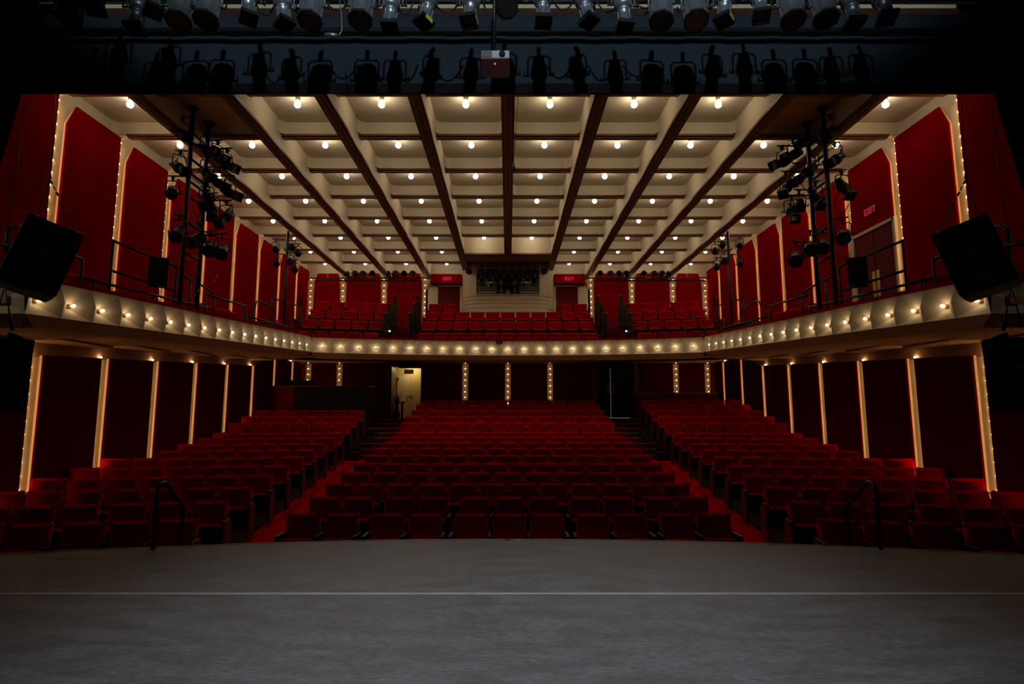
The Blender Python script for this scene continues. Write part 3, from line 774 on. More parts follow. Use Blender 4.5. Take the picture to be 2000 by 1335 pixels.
# ------------------------------------------------------------------ railings
def rail(label, paths, posts=(), r=0.023):
    a = Vector(paths[0][0]); root = empty('handrail', a, 0, label, 'railing', 'black pipe railings')
    for p in paths:
        m = MB(); m.tube([Vector(q) - a for q in p], r, 8); m.build('rail', M['railblack'], root)
    for p in posts:
        m = MB(); m.tube([Vector(q) - a for q in p], r, 8); m.build('post', M['railblack'], root)
    return root
def mir(px): return 2*PX0 - px
for s, nm in SIDES:
    fx = (lambda px: px) if s < 0 else mir
    def A(px, py, dx=0.0): return atx(fx(px), py, s*(6.33 + dx))
    def down(p, z): return [p, (p[0], p[1], z)]
    def base(p): return [p, (p[0], p[1], lip(min(p[1], 18.0)) - 0.24)]
    p0, p1 = A(120, 492), A(161, 505)
    rail('short black pipe rail on the %s balcony arm beside the hung loudspeaker' % nm, [[p0, p1], [A(161, 543), A(403, 600)]], [base(p1), base(A(185, 549)), base(A(300, 576)), base(A(403, 600))])
    q = [A(14, 520, 0.5), A(14, 456, 0.5), A(17, 447, 0.5), A(25, 442, 0.5), A(40, 442, 0.5), A(70, 450, 0.5)]
    rail('thick black bent pipe behind the tilted loudspeaker at the %s balcony end' % nm, [q, [A(-30, 474, 0.5), A(28, 479, 0.5)]], [base(q[0]), base(q[-1])], 0.03)
    a, b = A(221, 470, 0.05), A(345, 521, 0.05)
    rail('tall two-bar black railing on the %s balcony arm carrying a small loudspeaker' % nm, [[a, b], [A(220, 529, 0.05), A(342, 568, 0.05)]], [base(a), base(b)])
    c = A(352, 537, 0.3); d_ = A(410, 567, 0.3); e_ = A(419, 580, 0.3)
    rail('curved black handrail behind the light ladder on %s balcony arm' % nm, [[c, A(385, 552, 0.3), d_, e_]], [base(e_), base(A(372, 548, 0.3))])
    a, b = A(402, 575), A(480, 597)
    rail('square black pipe rail past the light ladder on %s balcony arm' % nm, [[a, b]], [base(a), base(b)])
    a, b = A(481, 617), A(571, 640)
    rail('low black front rail near the rear corner of %s balcony arm' % nm, [[a, b]], [base(a), base(A(525, 629)), base(b)])
    q = [A(498, 597, 0.4), A(501, 589, 0.4), A(508, 587, 0.4), A(530, 600, 0.4), A(537, 606, 0.4), A(538, 613, 0.4)]
    rail('sloping black handrail with bent ends near the rear %s light pole' % nm, [q], [base(q[0]), base(q[-1])])
    a, b = A(531, 582, 0.5), A(582, 597, 0.5)
    rail('thin black rail passing behind the rear %s light pole' % nm, [[a, b]], [base(a), base(b)])
    q = [A(582, 598, 0.6), A(582, 583, 0.6), A(585, 578, 0.6), A(588, 583, 0.6), A(588, 598, 0.6)]
    rail('narrow black hoop rail at the rear corner of %s balcony' % nm, [q], [base(q[0]), base(q[-1])])
    a, b = A(570, 622), A(606, 634)
    rail('short sloping black rail at the bend of the %s balcony front' % nm, [[a, b]], [base(a), base(b)])
    # middle front rails
    f = lambda px, py, dy=0.12: at(fx(px), py, front_y(at(fx(px), py, 18.4).x) + dy)
    P1 = [f(607, 647.5), f(640, 649), f(670, 649.5), f(699, 650)]
    bz = ZC + 0.30
    rail('low black front rail before the %s block of balcony seats' % nm, [P1], [[P1[0], (P1[0].x, P1[0].y, bz)], [P1[-1], (P1[-1].x, P1[-1].y, bz)]], 0.016)
    a, b = f(700, 634), f(792, 635)
    rail('raised black rail across the foot of the %s balcony aisle' % nm, [[a, b]], [[a, (a.x, a.y, bz)], [b, (b.x, b.y, bz)]], 0.018)
    # stage steps handrail
    xa, xb_ = (3.92, 4.00) if s < 0 else (4.12, 4.17)
    o0 = Vector((s*xa, 6.52, 0))
    pts = [(s*xa, 6.52, 0.0), (s*xa, 6.52, 0.66), (s*xa, 6.55, 0.70), (s*xa, 6.66, 0.71), (s*xb_, 7.16, 0.39), (s*xb_, 7.2, 0.32), (s*xb_, 7.2, -0.92)]
    root = empty('stair_handrail', o0, 0, 'black bent pipe handrail at the %s side of the stage edge' % nm, 'railing', 'stage stair handrails')
    m = MB(); m.tube([Vector(q) - o0 for q in pts], 0.024, 10); m.build('rail', M['railblack'], root)
P = [at(px, 654, front_y(at(px, 654, 18.6).x) + 0.1) for px in range(812, 1173, 30)]
rail('long low black front rail before the middle block of balcony seats', [P], [[p, (p.x, p.y, ZC + 0.30)] for p in P[::4]], 0.016)

# ------------------------------------------------------------------ spotlights
def proto_spot(kind, body, gel, edge=None):
    """returns dict of meshes ; body pivot at origin pointing -Y"""
    D = {}
    m = MB()
    if kind == 'ellip':
        m.lathe([(0.03, -0.235), (0.062, -0.22), (0.068, -0.16), (0.072, -0.15), (0.094, -0.06), (0.098, 0.0), (0.088, 0.03), (0.070, 0.045)], 16)
        m.box((0, 0.15, 0.075), (0.05, 0.10, 0.03)); m.tube([(0.02, 0.20, 0.05), (0.03, 0.24, 0.13)], 0.012, 6)
    elif kind == 'par':
        m.lathe([(0.04, -0.20), (0.09, -0.17), (0.108, -0.11), (0.112, -0.10), (0.108, -0.09), (0.108, 0.16), (0.112, 0.17)], 18)
        for k in range(6):
            a = k * PI/3; m.box((0.109*math.cos(a), -0.03, 0.109*math.sin(a)), (0.012, 0.22, 0.012), (0, -a, 0))
    else:
        m.lathe([(0.05, -0.12), (0.09, -0.11), (0.10, 0.0), (0.10, 0.05), (0.095, 0.07)], 14)
        m.box((0, 0.02, 0.105), (0.10, 0.12, 0.03))
    D['housing'] = m.mesh('housing', body)
    m = MB()
    if kind == 'ellip':
        m.lathe([(0.066, 0.04), (0.066, 0.06), (0.074, 0.065), (0.074, 0.085), (0.064, 0.09), (0.064, 0.22), (0.076, 0.225), (0.076, 0.25)], 16)
        for k in range(8):
            a = k*PI/4; m.box((0.067*math.cos(a), -0.155, 0.067*math.sin(a)), (0.012, 0.12, 0.01), (0, -a, 0))
        D['barrel'] = m.mesh('barrel', body)
        m = MB(); z = 0.078; y0 = -0.25
        for (cx, cz, sx, sz) in ((0, z, 2*z+0.02, 0.02), (0, -z, 2*z+0.02, 0.02), (z, 0, 0.02, 2*z), (-z, 0, 0.02, 2*z)): m.box((cx, y0 - 0.03, cz), (sx, 0.05, sz))
        D['gel_frame'] = m.mesh('gel_frame', M['blackmatte'])
        m = MB(); m.lathe([(0.086, 0.262), (0.086, 0.266)], 14); D['gel'] = m.mesh('lens', gel)
        if edge:
            m = MB(); m.box((0.090, y0 - 0.03, 0.0), (0.006, 0.05, 0.09)); D['edge'] = m.mesh('gel_edge', edge)
    elif kind == 'par':
        m.prism([(0.125*math.cos(a + PI/8), -0.165, 0.125*math.sin(a + PI/8)) for a in [k*PI/4 for k in range(8)]], (0, -0.03, 0))
        D['gel_frame'] = m.mesh('gel_frame', M['blackmatte'])
        m = MB(); m.lathe([(0.10, 0.196), (0.10, 0.20)], 18); D['gel'] = m.mesh('gel', gel)
    else:
        m.lathe([(0.085, 0.07), (0.085, 0.10)], 14); D['gel_frame'] = m.mesh('gel_frame', M['blackmatte'])
        m = MB(); m.lathe([(0.07, 0.10), (0.06, 0.108)], 14); D['gel'] = m.mesh('lens', gel)
    w = 0.125 if kind != 'other' else 0.11
    m = MB(); m.tube([(-w, 0, 0), (-w, 0, 0.20), (-w + 0.03, 0, 0.235), (w - 0.03, 0, 0.235), (w, 0, 0.20), (w, 0, 0)], 0.011, 6); D['yoke'] = m.mesh('yoke', M['black'] if body is not M['silver'] else M['silver'])
    m = MB(); m.box((0, 0, 0.285), (0.04, 0.06, 0.09), None, 0.008, 1); m.box((0, 0.03, 0.325), (0.04, 0.03, 0.05)); m.tube([(0, -0.05, 0.27), (0, -0.09, 0.265)], 0.01, 6); D['clamp'] = m.mesh('clamp', M['black'])
    m = MB()
    for sg in (-1, 1): m.tube([(sg*(w - 0.02), 0, 0), (sg*(w + 0.035), 0, 0)], 0.012, 6); m.box((sg*(w + 0.04), 0, 0.015), (0.012, 0.02, 0.06))
    D['knob'] = m.mesh('tilt_knob', M['black'])
    return D
PR = {
 'se': proto_spot('ellip', M['silver'], M['lens']), 'sy': proto_spot('ellip', M['silver'], M['lens'], M['yellow']), 'sb': proto_spot('ellip', M['silver'], M['bluegel'], M['yellow']),
 'sv': proto_spot('ellip', M['silver'], M['bluegel']),
 'pa': proto_spot('par', M['silver'], M['amber']), 'pr': proto_spot('par', M['silver'], M['redgel']), 'pk': proto_spot('par', M['silver'], M['lens']),
 'be': proto_spot('ellip', M['lampblack'], M['lens']), 'bp': proto_spot('par', M['lampblack'], M['lens']), 'bf': proto_spot('other', M['lampblack'], M['lens']),
}
def spot(kind, pivot, pan, tilt, label, group, stand=False, roll=0.0, sc=1.0):
    """pivot: body centre; pan about z (0 = towards the stage), tilt down"""
    D = PR[kind]
    h = 0.33 * sc
    r = empty('spotlight', (pivot[0], pivot[1], pivot[2] + (h if not stand else -h)), pan, label, 'spotlight', group)
    if stand: r.rotation_euler = (PI, 0, pan + PI); tilt = -tilt
    if roll: r.rotation_euler = (0, roll, pan)
    r.scale = (sc, sc, sc)
    mo('yoke', D['yoke'], r, (0, 0, -0.33)); mo('clamp', D['clamp'], r, (0, 0, -0.33))
    b = mo('housing', D['housing'], r, (0, 0, -0.33), (tilt, 0, 0))
    mo('tilt_knob', D['knob'], r, (0, 0, -0.33))
    if 'barrel' in D: mo('barrel', D['barrel'], b)
    mo('gel_frame', D['gel_frame'], b); mo('lens', D['gel'], b)
    if 'edge' in D: tag(mo('gel_edge', D['edge'], b), 'yellow gel edge')
    return r

# row over the front of the stage : (px, py of body middle, kind, pan, tilt, roll)
YP = 4.4
TOP = [(142, 8, 'bp', 0.1, 1.0, 0), (196, -22, 'be', 0.3, 0.9, 0), (272, 28, 'se', 0.1, 1.05, 0), (300, -2, 'sy', 0.75, 0.9, 0), (354, 16, 'pa', 0.2, 0.95, 0), (408, 14, 'pk', 0.1, 0.95, 0),
       (486, 10, 'sy', 0.6, 0.95, 0), (552, 20, 'sy', 0.85, 0.95, 0), (610, 15, 'pr', -0.05, 0.95, 0), (706, 14, 'pk', 0.1, 0.95, 0), (764, 24, 'se', 0.0, 1.05, 0), (838, 18, 'sy', -0.7, 0.95, 0),
       (920, 20, 'sy', -0.2, 0.9, 0), (989, 0, 'bp', 0.0, 0.6, 0), (1060, 16, 'se', 0.05, 1.0, 0), (1140, 16, 'sy', 0.65, 0.95, 0), (1217, 24, 'se', 0.1, 1.05, 0), (1292, 15, 'pk', -0.45, 0.95, 0),
       (1357, 18, 'pr', -0.2, 0.85, 0), (1416, 14, 'sy', -0.75, 0.95, 0), (1482, 10, 'sb', -0.25, 0.9, 0), (1544, 14, 'pr', -0.1, 0.95, 0), (1608, 12, 'pk', -0.2, 0.95, 0), (1661, 18, 'se', -0.05, 1.05, 0), (1722, 14, 'sv', -0.2, 0.9, 0)]
DESC = {'se': 'grey ellipsoidal spotlight', 'sy': 'grey ellipsoidal spotlight with yellow gel edge', 'sb': 'grey ellipsoidal spotlight with blue gel', 'sv': 'grey ellipsoidal spotlight with violet-blue gel',
        'pa': 'grey can spotlight with amber gel', 'pr': 'grey can spotlight with dark red gel', 'pk': 'grey can spotlight with black front', 'be': 'black ellipsoidal spotlight', 'bp': 'black can spotlight', 'bf': 'small black spotlight'}
for i, (px, py, k, pan, tilt, roll) in enumerate(TOP):
    p = at(px, py - (13 if k[0] == 's' else 0), YP)
    spot(k, p, pan, tilt + (0.36 if k[0] == 's' else 0.36), '%s on the overhead stage pipe, %s from the left' % (DESC[k], ORD[i] if i < 24 else 'last'), 'spotlights over the stage front', sc=0.78 if k[0] == 's' else 0.84)
zp = at(992, 10, YP).z + 0.36
m = MB(); m.tube([(-6, YP, zp), (6, YP, zp)], 0.024, 10)
tag(m.build('lighting_pipe', M['black']), 'black pipe carrying the row of spotlights over the stage', 'pipe')

# teaser, legs, header
YT = 5.2
zt0, zt1 = at(992, 184, YT).z, at(992, 29, YT).z
t = empty('teaser_curtain', (0, YT, zt0), 0, 'black velour teaser curtain across the top of the stage opening', 'curtain')
m = MB(); N_ = 220; rows = 7
def ty(x, k): return 0.004*math.sin(x*9.0) + 0.003*math.sin(x*23+1)
vs = [[m.bm.verts.new((-5.4 + 10.8*i/N_, ty(-5.4 + 10.8*i/N_, k), (zt1 - zt0) * k / rows)) for k in range(rows+1)] for i in range(N_+1)]
for i in range(N_):
    for k in range(rows): f = m.bm.faces.new([vs[i][k], vs[i+1][k], vs[i+1][k+1], vs[i][k+1]]); f.smooth = True
o = m.build('cloth', M['velour'], t)
sm = o.modifiers.new('thick', 'SOLIDIFY'); sm.thickness = 0.012; sm.offset = 1
m = MB(); m.b2(-5.4, 5.4, -0.022, -0.012, 0, 0.10); tag(m.build('hem', M['velourdark'], t), 'darker bottom hem')
m = MB(); z = at(992, 66, YT).z - zt0
m.tube([(-5.4, -0.045, z), (5.4, -0.045, z)], 0.028, 8); m.build('batten', M['blackmatte'], t)
m = MB(); z = at(992, 10, YT + 0.2).z; m.tube([(-4.9, YT + 0.15, z), (4.9, YT + 0.15, z)], 0.024, 8)
for i in range(28): 
    x = -4.8 + i * 0.355; m.tube([(x, YT + 0.13, z), (x + 0.01, YT + 0.10, z - 0.07)], 0.006, 5)
tag(m.build('curtain_batten', M['black']), 'thin black batten above the teaser with curtain ties', 'pipe')
m = MB(); za, zb_ = at(992, 32, 5.6).z, at(992, 16, 5.6).z
m.b2(-5.2, 5.2, 5.6, 5.75, za - 0.4, zb_)
struct('trim_proscenium_header', m, M['ledge'])
m = MB(); m.b2(-5.2, 5.2, 5.75, 5.9, zb_ - 0.1, zb_ + 1.6); struct('wall_proscenium', m, M['stagecream'])
for s, nm in SIDES:
    # black leg with slanted edge, folded cloth with depth
    fx = (lambda px: px) if s < 0 else mir
    yl = 5.0
    e = [(at(fx(78), -120, yl)), (at(fx(73), 30, yl)), (at(fx(40), 186, yl)), (at(fx(-4), 330, yl)), (at(fx(-90), 620, yl)), (at(fx(-170), 900, yl))]
    m = MB(); nn = 40
    ez = [(p.z, abs(p.x)) for p in e]
    def ex(z):
        for (z0, x0), (z1, x1) in zip(ez, ez[1:]):
            if z1 <= z <= z0: return x0 + (x1 - x0) * (z0 - z) / (z0 - z1)
        return ez[0][1] if z > ez[0][0] else ez[-1][1]
    zs = [0.05 + (ez[0][0] - 0.05) * j / 24 for j in range(25)]
    vs = [[m.bm.verts.new((s*(ex(z) + (9.0 - ex(z)) * (i/nn)), yl + 0.05*math.sin(i*1.9), z)) for z in zs] for i in range(nn+1)]
    for i in range(nn):
        for j in range(24): f = m.bm.faces.new([vs[i][j], vs[i+1][j], vs[i+1][j+1], vs[i][j+1]]); f.smooth = True
    o = m.build('leg_curtain', M['velourdark']); sm = o.modifiers.new('thick', 'SOLIDIFY'); sm.thickness = 0.01
    tag(o, 'black leg curtain masking the %s side of the stage opening' % nm, 'curtain')

# projector
PJ = 4.1; pj = at(967.5, 98, PJ); pw = (at(995, 98, PJ).x - at(940, 98, PJ).x)
pr = empty('projector', pj, 0, 'white video projector hanging upside down on a black pole', 'projector')
h1 = at(967, 97, PJ).z - at(967, 112, PJ).z
m = MB(); m.b2(-pw/2, pw/2, 0, 0.26, -h1, 0, 0.006); m.build('body', M['projector'], pr)
m = MB(); m.b2(-pw/2 + 0.004, pw/2 - 0.004, 0.004, 0.258, -h1 - 0.004, -h1 + 0.004); tag(m.build('underside', M['projunder'], pr), 'reddish brown underside')
m = MB(); m.lathe([(0.024, 0.0), (0.024, 0.01), (0.018, 0.012)], 16, Matrix.Translation((pw*0.24, 0, -h1/2))); m.build('lens', M['lens'], pr)
m = MB(); m.b2(-pw/2 + 0.004, -pw*0.12, -0.003, 0.002, -h1 + 0.006, -0.006); m.build('vent', M['greyvent'], pr)
m = MB(); m.b2(-0.008, 0.0, 0.06, 0.075, -h1 - 0.007, -h1 - 0.003); m.build('led', M['led'], pr)
m = MB(); m.tube([(-0.012, 0.12, 0.0), (-0.012, 0.12, 1.2)], 0.014, 10); m.tube([(-0.012, 0.12, 0.0), (-0.012, 0.12, 0.05)], [0.05, 0.02], 10)
for a in (-0.07, 0.05): m.tube([(a, 0.12, 0.0), (-0.012, 0.12, 0.07)], 0.006, 6)
m.build('mount_pole', M['black'], pr)
m = MB(); q = [at(940, -6, 4.2), at(947, 15, 4.2), at(950, 34, 4.2), at(963, 66, 4.2)]; m.tube(q, 0.008, 6)
tag(m.build('cable', M['black']), 'black cable running down to the projector mount', 'cable')
m = MB(); q = [at(663, -5, 4.4), at(667, 30, 4.4), at(668, 58, 4.4), at(664, 67, 4.4), at(660, 68, 4.4)]; m.tube(q, 0.005, 6); m.tube([at(659, 69, 4.4), at(646, 68, 4.4), at(634, 66, 4.4)], [0.016, 0.02, 0.008], 8)
tag(m.build('cable', M['silver']), 'thin pale cable ending in a grey plug among the spotlights', 'cable')
for i, (x0, x1, d) in enumerate(((495, 545, 40), (630, 690, 30), (770, 812, 38), (840, 905, 34), (1075, 1125, 30), (1160, 1215, 34), (1230, 1290, 26), (1500, 1530, 24))):
    a, b = at(x0, -8, 4.45), at(x1, -8, 4.45); m = MB()
    m.tube([a.lerp(b, t/8) + Vector((0, 0, -d/227*4*(t/8)*(1 - t/8))) for t in range(9)], 0.008, 6)
    tag(m.build('cable', M['black']), 'black power cable looping under the overhead stage pipe, %s from the left' % ORD[i], 'cable', 'looping cables')

# ------------------------------------------------------------------ light ladders on the balcony arms
def ladder(s, nm, p1, p2, spots, rungs, zt, X, cab=()):
    root = empty('light_ladder', (p1[0], p1[1], lip(p1[1]) - 0.24), 0, 'tall black double-pole light ladder on the %s balcony arm' % nm, 'light ladder')
    o = Vector(root.location)
    for p in (p1, p2):
        zb = lip(p[1]) - 0.24
        m = MB(); m.tube([Vector((p[0], p[1], zb)) - o, Vector((p[0], p[1], zt)) - o], 0.045, 12); m.build('pole', M['black'], root)
        m = MB(); m.tube([Vector((p[0], p[1], zt - 0.10)) - o, Vector((p[0], p[1], zt - 0.03)) - o, Vector((p[0], p[1], zt)) - o], [0.05, 0.10, 0.11], 12); m.build('ceiling_flange', M['black'], root)
    for z in rungs:
        m = MB(); m.tube([Vector((p1[0], p1[1], z)) - o, Vector((p2[0], p2[1], z)) - o], 0.026, 8); m.build('rung', M['black'], root)
    for i, (px, py, k, pan, tilt, pole, place) in enumerate(spots):
        P = p1 if pole == 1 else p2
        pv = at(px, py, P[1] + (-0.12 if k == 'bp' else -0.02))
        r = spot(k, pv, pan, tilt, '%s %s' % (DESC[k], place), '%s light ladder spotlights' % nm, sc=1.1)
        c = Vector(r.location); a = Vector((P[0], P[1], c.z))
        d = (c - a); d.normalize()
        m = MB(); m.tube([a - o, c + d*0.10 - o], 0.017, 8); m.build('arm', M['black'], root)
    for i, (ya, yb, sag, sx) in enumerate(cab):
        a = at(sx[0], ya, p1[1] - 0.05); b = at(sx[1], yb, p2[1] - 0.05); m = MB()
        m.tube([a.lerp(b, t/10) + Vector((0, 0, -4*sag*(t/10)*(1 - t/10))) for t in range(11)], 0.008, 6)
        tag(m.build('cable', M['black']), 'thin black cable looping on the %s light ladder, %s from the top' % (nm, ORD[i]), 'cable', 'ladder cables')
    return root
ZP = HT - 0.10
LS = [(354, 262, 'be', 0.9, 0.45, 1), (350, 328, 'be', 1.0, 0.5, 1), (336, 378, 'bf', 0.3, 0.7, 1), (349, 455, 'bp', 0.25, 0.7, 1),
      (402, 292, 'be', 1.2, 0.3, 2), (424, 306, 'be', 1.1, 0.4, 2), (442, 322, 'be', 1.15, 0.45, 2), (404, 338, 'be', 0.9, 0.6, 2), (427, 358, 'be', 1.0, 0.5, 2), (448, 376, 'be', 1.1, 0.45, 2),
      (403, 388, 'be', 0.3, 0.9, 2), (414, 410, 'be', 0.5, 0.8, 2), (441, 424, 'be', -0.1, 0.8, 2), (386, 468, 'bp', -0.3, 0.6, 2), (411, 484, 'bp', 0.35, 0.6, 2), (433, 490, 'bp', 0.4, 0.6, 2)]
LP = ['topmost on the left side of the left light ladder', 'second from top on the left side of left light ladder', 'third from top on the left side of left light ladder', 'lowest on the left side of left light ladder',
      'highest on the right side of left light ladder', 'in the upper right chain of left light ladder, middle one', 'at the far right end of the top chain, left light ladder',
      'inner one of the second right-hand chain, left light ladder', 'middle one of the second right-hand chain, left light ladder', 'outer one of the second right-hand chain, left light ladder',
      'beside the rear pole above the hanging pair, left light ladder', 'just under another at mid height of the left light ladder', 'hanging alone at right mid height, left light ladder',
      'lowest row of left light ladder, nearest the front pole', 'lowest row of left light ladder, middle one', 'lowest row of left light ladder, far right end']
ladder(-1, 'left', (-6.32, 10.77), (-6.32, 11.37), [q + (l,) for q, l in zip(LS, LP)], [at(365, y, 10.77).z for y in (258, 308, 336, 352, 382, 432, 492)], ZP, 6.32,
       [(300, 345, 0.25, (358, 402)), (368, 405, 0.4, (332, 400)), (400, 440, 0.35, (375, 432)), (480, 530, 0.3, (352, 392)), (505, 535, 0.3, (404, 425)), (548, 565, 0.25, (352, 388))])
RS = [(1624, 258, 'be', -0.9, 0.5, 1), (1578, 277, 'be', -1.2, 0.4, 2), (1550, 302, 'be', -1.1, 0.4, 2), (1529, 317, 'be', -1.15, 0.4, 2), (1632, 312, 'be', -1.0, 0.5, 1), (1586, 327, 'be', -0.8, 0.6, 2),
      (1559, 351, 'be', -0.9, 0.5, 2), (1537, 367, 'be', -0.8, 0.7, 2), (1646, 366, 'be', 0.1, 0.9, 1), (1594, 387, 'be', -0.1, 0.9, 2), (1562, 403, 'bf', -0.2, 0.8, 2), (1546, 414, 'be', -0.2, 0.8, 2),
      (1648, 461, 'bp', -0.6, 0.5, 1), (1610, 480, 'bp', -0.7, 0.5, 2), (1584, 484, 'bp', -0.5, 0.5, 2), (1556, 505, 'bp', -0.6, 0.5, 2)]
RP = ['topmost by the front pole of the right light ladder', 'highest beside the rear pole of the right light ladder', 'middle one of the top left chain, right light ladder', 'outer end of the top left chain, right light ladder',
      'second from top on the right side of right light ladder', 'inner one of second left chain, right light ladder', 'middle one of second left chain, right light ladder', 'outer one of second left chain, right light ladder',
      'hanging alone on the right of right light ladder at mid height', 'hanging against the rear pole of right light ladder', 'upper one of the left hanging pair, right light ladder', 'lower one of the left hanging pair, right light ladder',
      'lowest on the right side of right light ladder', 'lower row of right light ladder, beside the poles', 'lower row of right light ladder, left of the poles', 'bottom left corner of the right light ladder']
ladder(1, 'right', (6.32, 10.77), (6.32, 11.37), [q + (l,) for q, l in zip(RS, RP)], [at(1618, y, 10.77).z for y in (248, 300, 330, 352, 382, 440, 498)], ZP, 6.32,
       [(310, 345, 0.25, (1625, 1588)), (350, 352, 0.3, (1620, 1560)), (370, 385, 0.3, (1640, 1598)), (395, 400, 0.3, (1660, 1602)), (490, 480, 0.3, (1640, 1590))])
POS = ['upper left', 'upper middle', 'upper right', 'lower left', 'lower middle', 'lower right']
for s, nm, ptop, lst in ((-1, 'left', (560, 455), [(537.5, 487), (570, 483), (582, 495), (540, 515), (566.5, 512), (575.5, 527)]), (1, 'right', (1421.5, 455), [(1397, 491), (1411, 479), (1445, 480), (1400, 522), (1415, 511), (1446, 516)])):
    X, Y = s*6.80, 17.05; zt = HB + 0.0; zb = lip(17.0) - 0.24
    root = empty('light_pole', (X, Y, zb), 0, 'black single light pole with six lamps at the rear of %s balcony arm' % nm, 'light pole')
    m = MB(); m.tube([(0, 0, 0), (0, 0, zt - zb)], 0.042, 12); m.build('pole', M['black'], root)
    for i, (px, py) in enumerate(lst):
        pv = at(px, py, Y - 0.05)
        r = spot('bf', pv, s*-0.5, 0.6, 'small black spotlight, %s on the single light pole of %s balcony' % (POS[i], nm), 'rear light pole spotlights', sc=0.95)
        c = Vector(r.location); a = Vector((X, Y, c.z)); d = (c - a).normalized(); o = Vector((X, Y, zb))
        m = MB(); m.tube([a - o, c + d*0.09 - o], 0.015, 6); m.build('arm', M['black'], root)
    # dark stepped platform round the pole
    pb = empty('pole_platform', (s*7.05, 15.2, lip(15.2) - 0.26), 0, 'dark wooden stepped platform at the foot of the rear %s light pole' % nm, 'platform')
    m = MB(); m.prism([(-0.7, -0.6, 0), (0.6, -0.6, 0), (0.6, -0.3, 0.42), (-0.7, -0.3, 0.42)], (0, 1.9, 0.06)); m.build('base', M['blackmatte'], pb)
    m = MB(); m.prism([(-0.7, -0.3, 0.42), (0.6, -0.3, 0.42), (0.6, 1.6, 0.5), (-0.7, 1.6, 0.5)], (0, 0, 0.035)); m.build('top', M['wood'], pb)

# rear light bars left and right of the exit doors
LB = [[675.8, 693.8, 709, 727, 757, 772.7, 789, 806], [1172, 1192.4, 1208.6, 1223.6, 1257.8, 1277.6, 1292.6, 1307.6]]
for (s, nm), xs_, (b0, b1) in zip(SIDES, LB, ((605, 833), (1150, 1387))):
    Yb = 22.6; a, b = at(b0, 543, Yb), at(b1, 542, Yb)
    root = empty('light_bar', a, 0, 'long black light bar under the ceiling left of the left exit door' if s < 0 else 'long black light bar under the ceiling right of the right exit door', 'light bar')
    m = MB(); m.tube([(0, 0, 0), b - a], 0.026, 8); m.build('bar', M['black'], root)
    m = MB(); m.box(((b-a).x/2, 0.04, -0.09), ((b-a).x*0.92, 0.05, 0.06)); m.build('wireway', M['blackmatte'], root)
    for px in ((640, 726, 804) if s < 0 else (1178, 1260, 1342)):
        p = at(px, 543, Yb) - a; m = MB(); m.tube([(p.x, 0, 0.02), (p.x, 0, HC + 0.1 - a.z)], 0.010, 6); tag(m.build('hanger_rod', M['whiterod'], root), 'thin white hanger rod')
    for i, px in enumerate(xs_):
        spot('bf', at(px, 533, Yb - 0.03), random.uniform(-0.3, 0.3), 0.25, 'small black spotlight standing on the %s rear light bar, %s from the left' % (nm, ORD[i]), 'rear light bar spotlights', stand=True, sc=1.1)
# lights hung before the booth window
Yb = 20.95; a, b = at(905, 514, Yb), at(1072, 514, Yb)
root = empty('light_bar', a, 0, 'short black light bar hanging under the wooden canopy before the booth window', 'light bar')
m = MB(); m.tube([(0, 0, 0), b - a], 0.026, 8); m.build('bar', M['black'], root)
for px in (925, 968, 1010, 1058):
    p = at(px, 514, Yb) - a; m = MB(); m.tube([(p.x, 0, 0), (p.x, 0, HB + 0.06 - a.z)], 0.014, 6); m.build('hanger', M['black'], root)
for i, px in enumerate((915.6, 938, 954, 969, 984.6, 999.6, 1014.6, 1030, 1045, 1063)):
    pan = 0.9 if i == 0 else -0.9 if i == 9 else random.uniform(-0.2, 0.2)
    k = 'be' if i in (1, 3, 4, 6, 8) else 'bf'
    r = spot(k, at(px, 531.5, Yb), pan, 0.45, '%s before the booth window, %s from the left' % (DESC[k], ORD[i]), 'booth spotlights', sc=1.0)
    r.location.z = a.z - 0.0
Yb2 = 20.35; a2, b2 = at(930, 520, Yb2), at(1052, 520, Yb2)  # added bar and lamps standing in for reflections in the booth glass
m = MB(); m.tube([a2, b2], 0.024, 8)
for t_ in (0.1, 0.9): q = a2.lerp(b2, t_); m.tube([q, (q.x, q.y, HB + 0.06)], 0.012, 6)
tag(m.build('light_bar', M['black']), 'added light bar carrying the reflected row under the booth canopy', 'light bar')
for i, px in enumerate((941, 957, 970, 985, 1000, 1014, 1028, 1044)):
    k = 'be'
    r = spot(k, at(px, 546, Yb2), random.uniform(-0.2, 0.2), 0.9, 'added black spotlight in place of a booth window reflection, %s from left' % ORD[i], 'booth spotlights', sc=0.95)
    r.location.z = a2.z

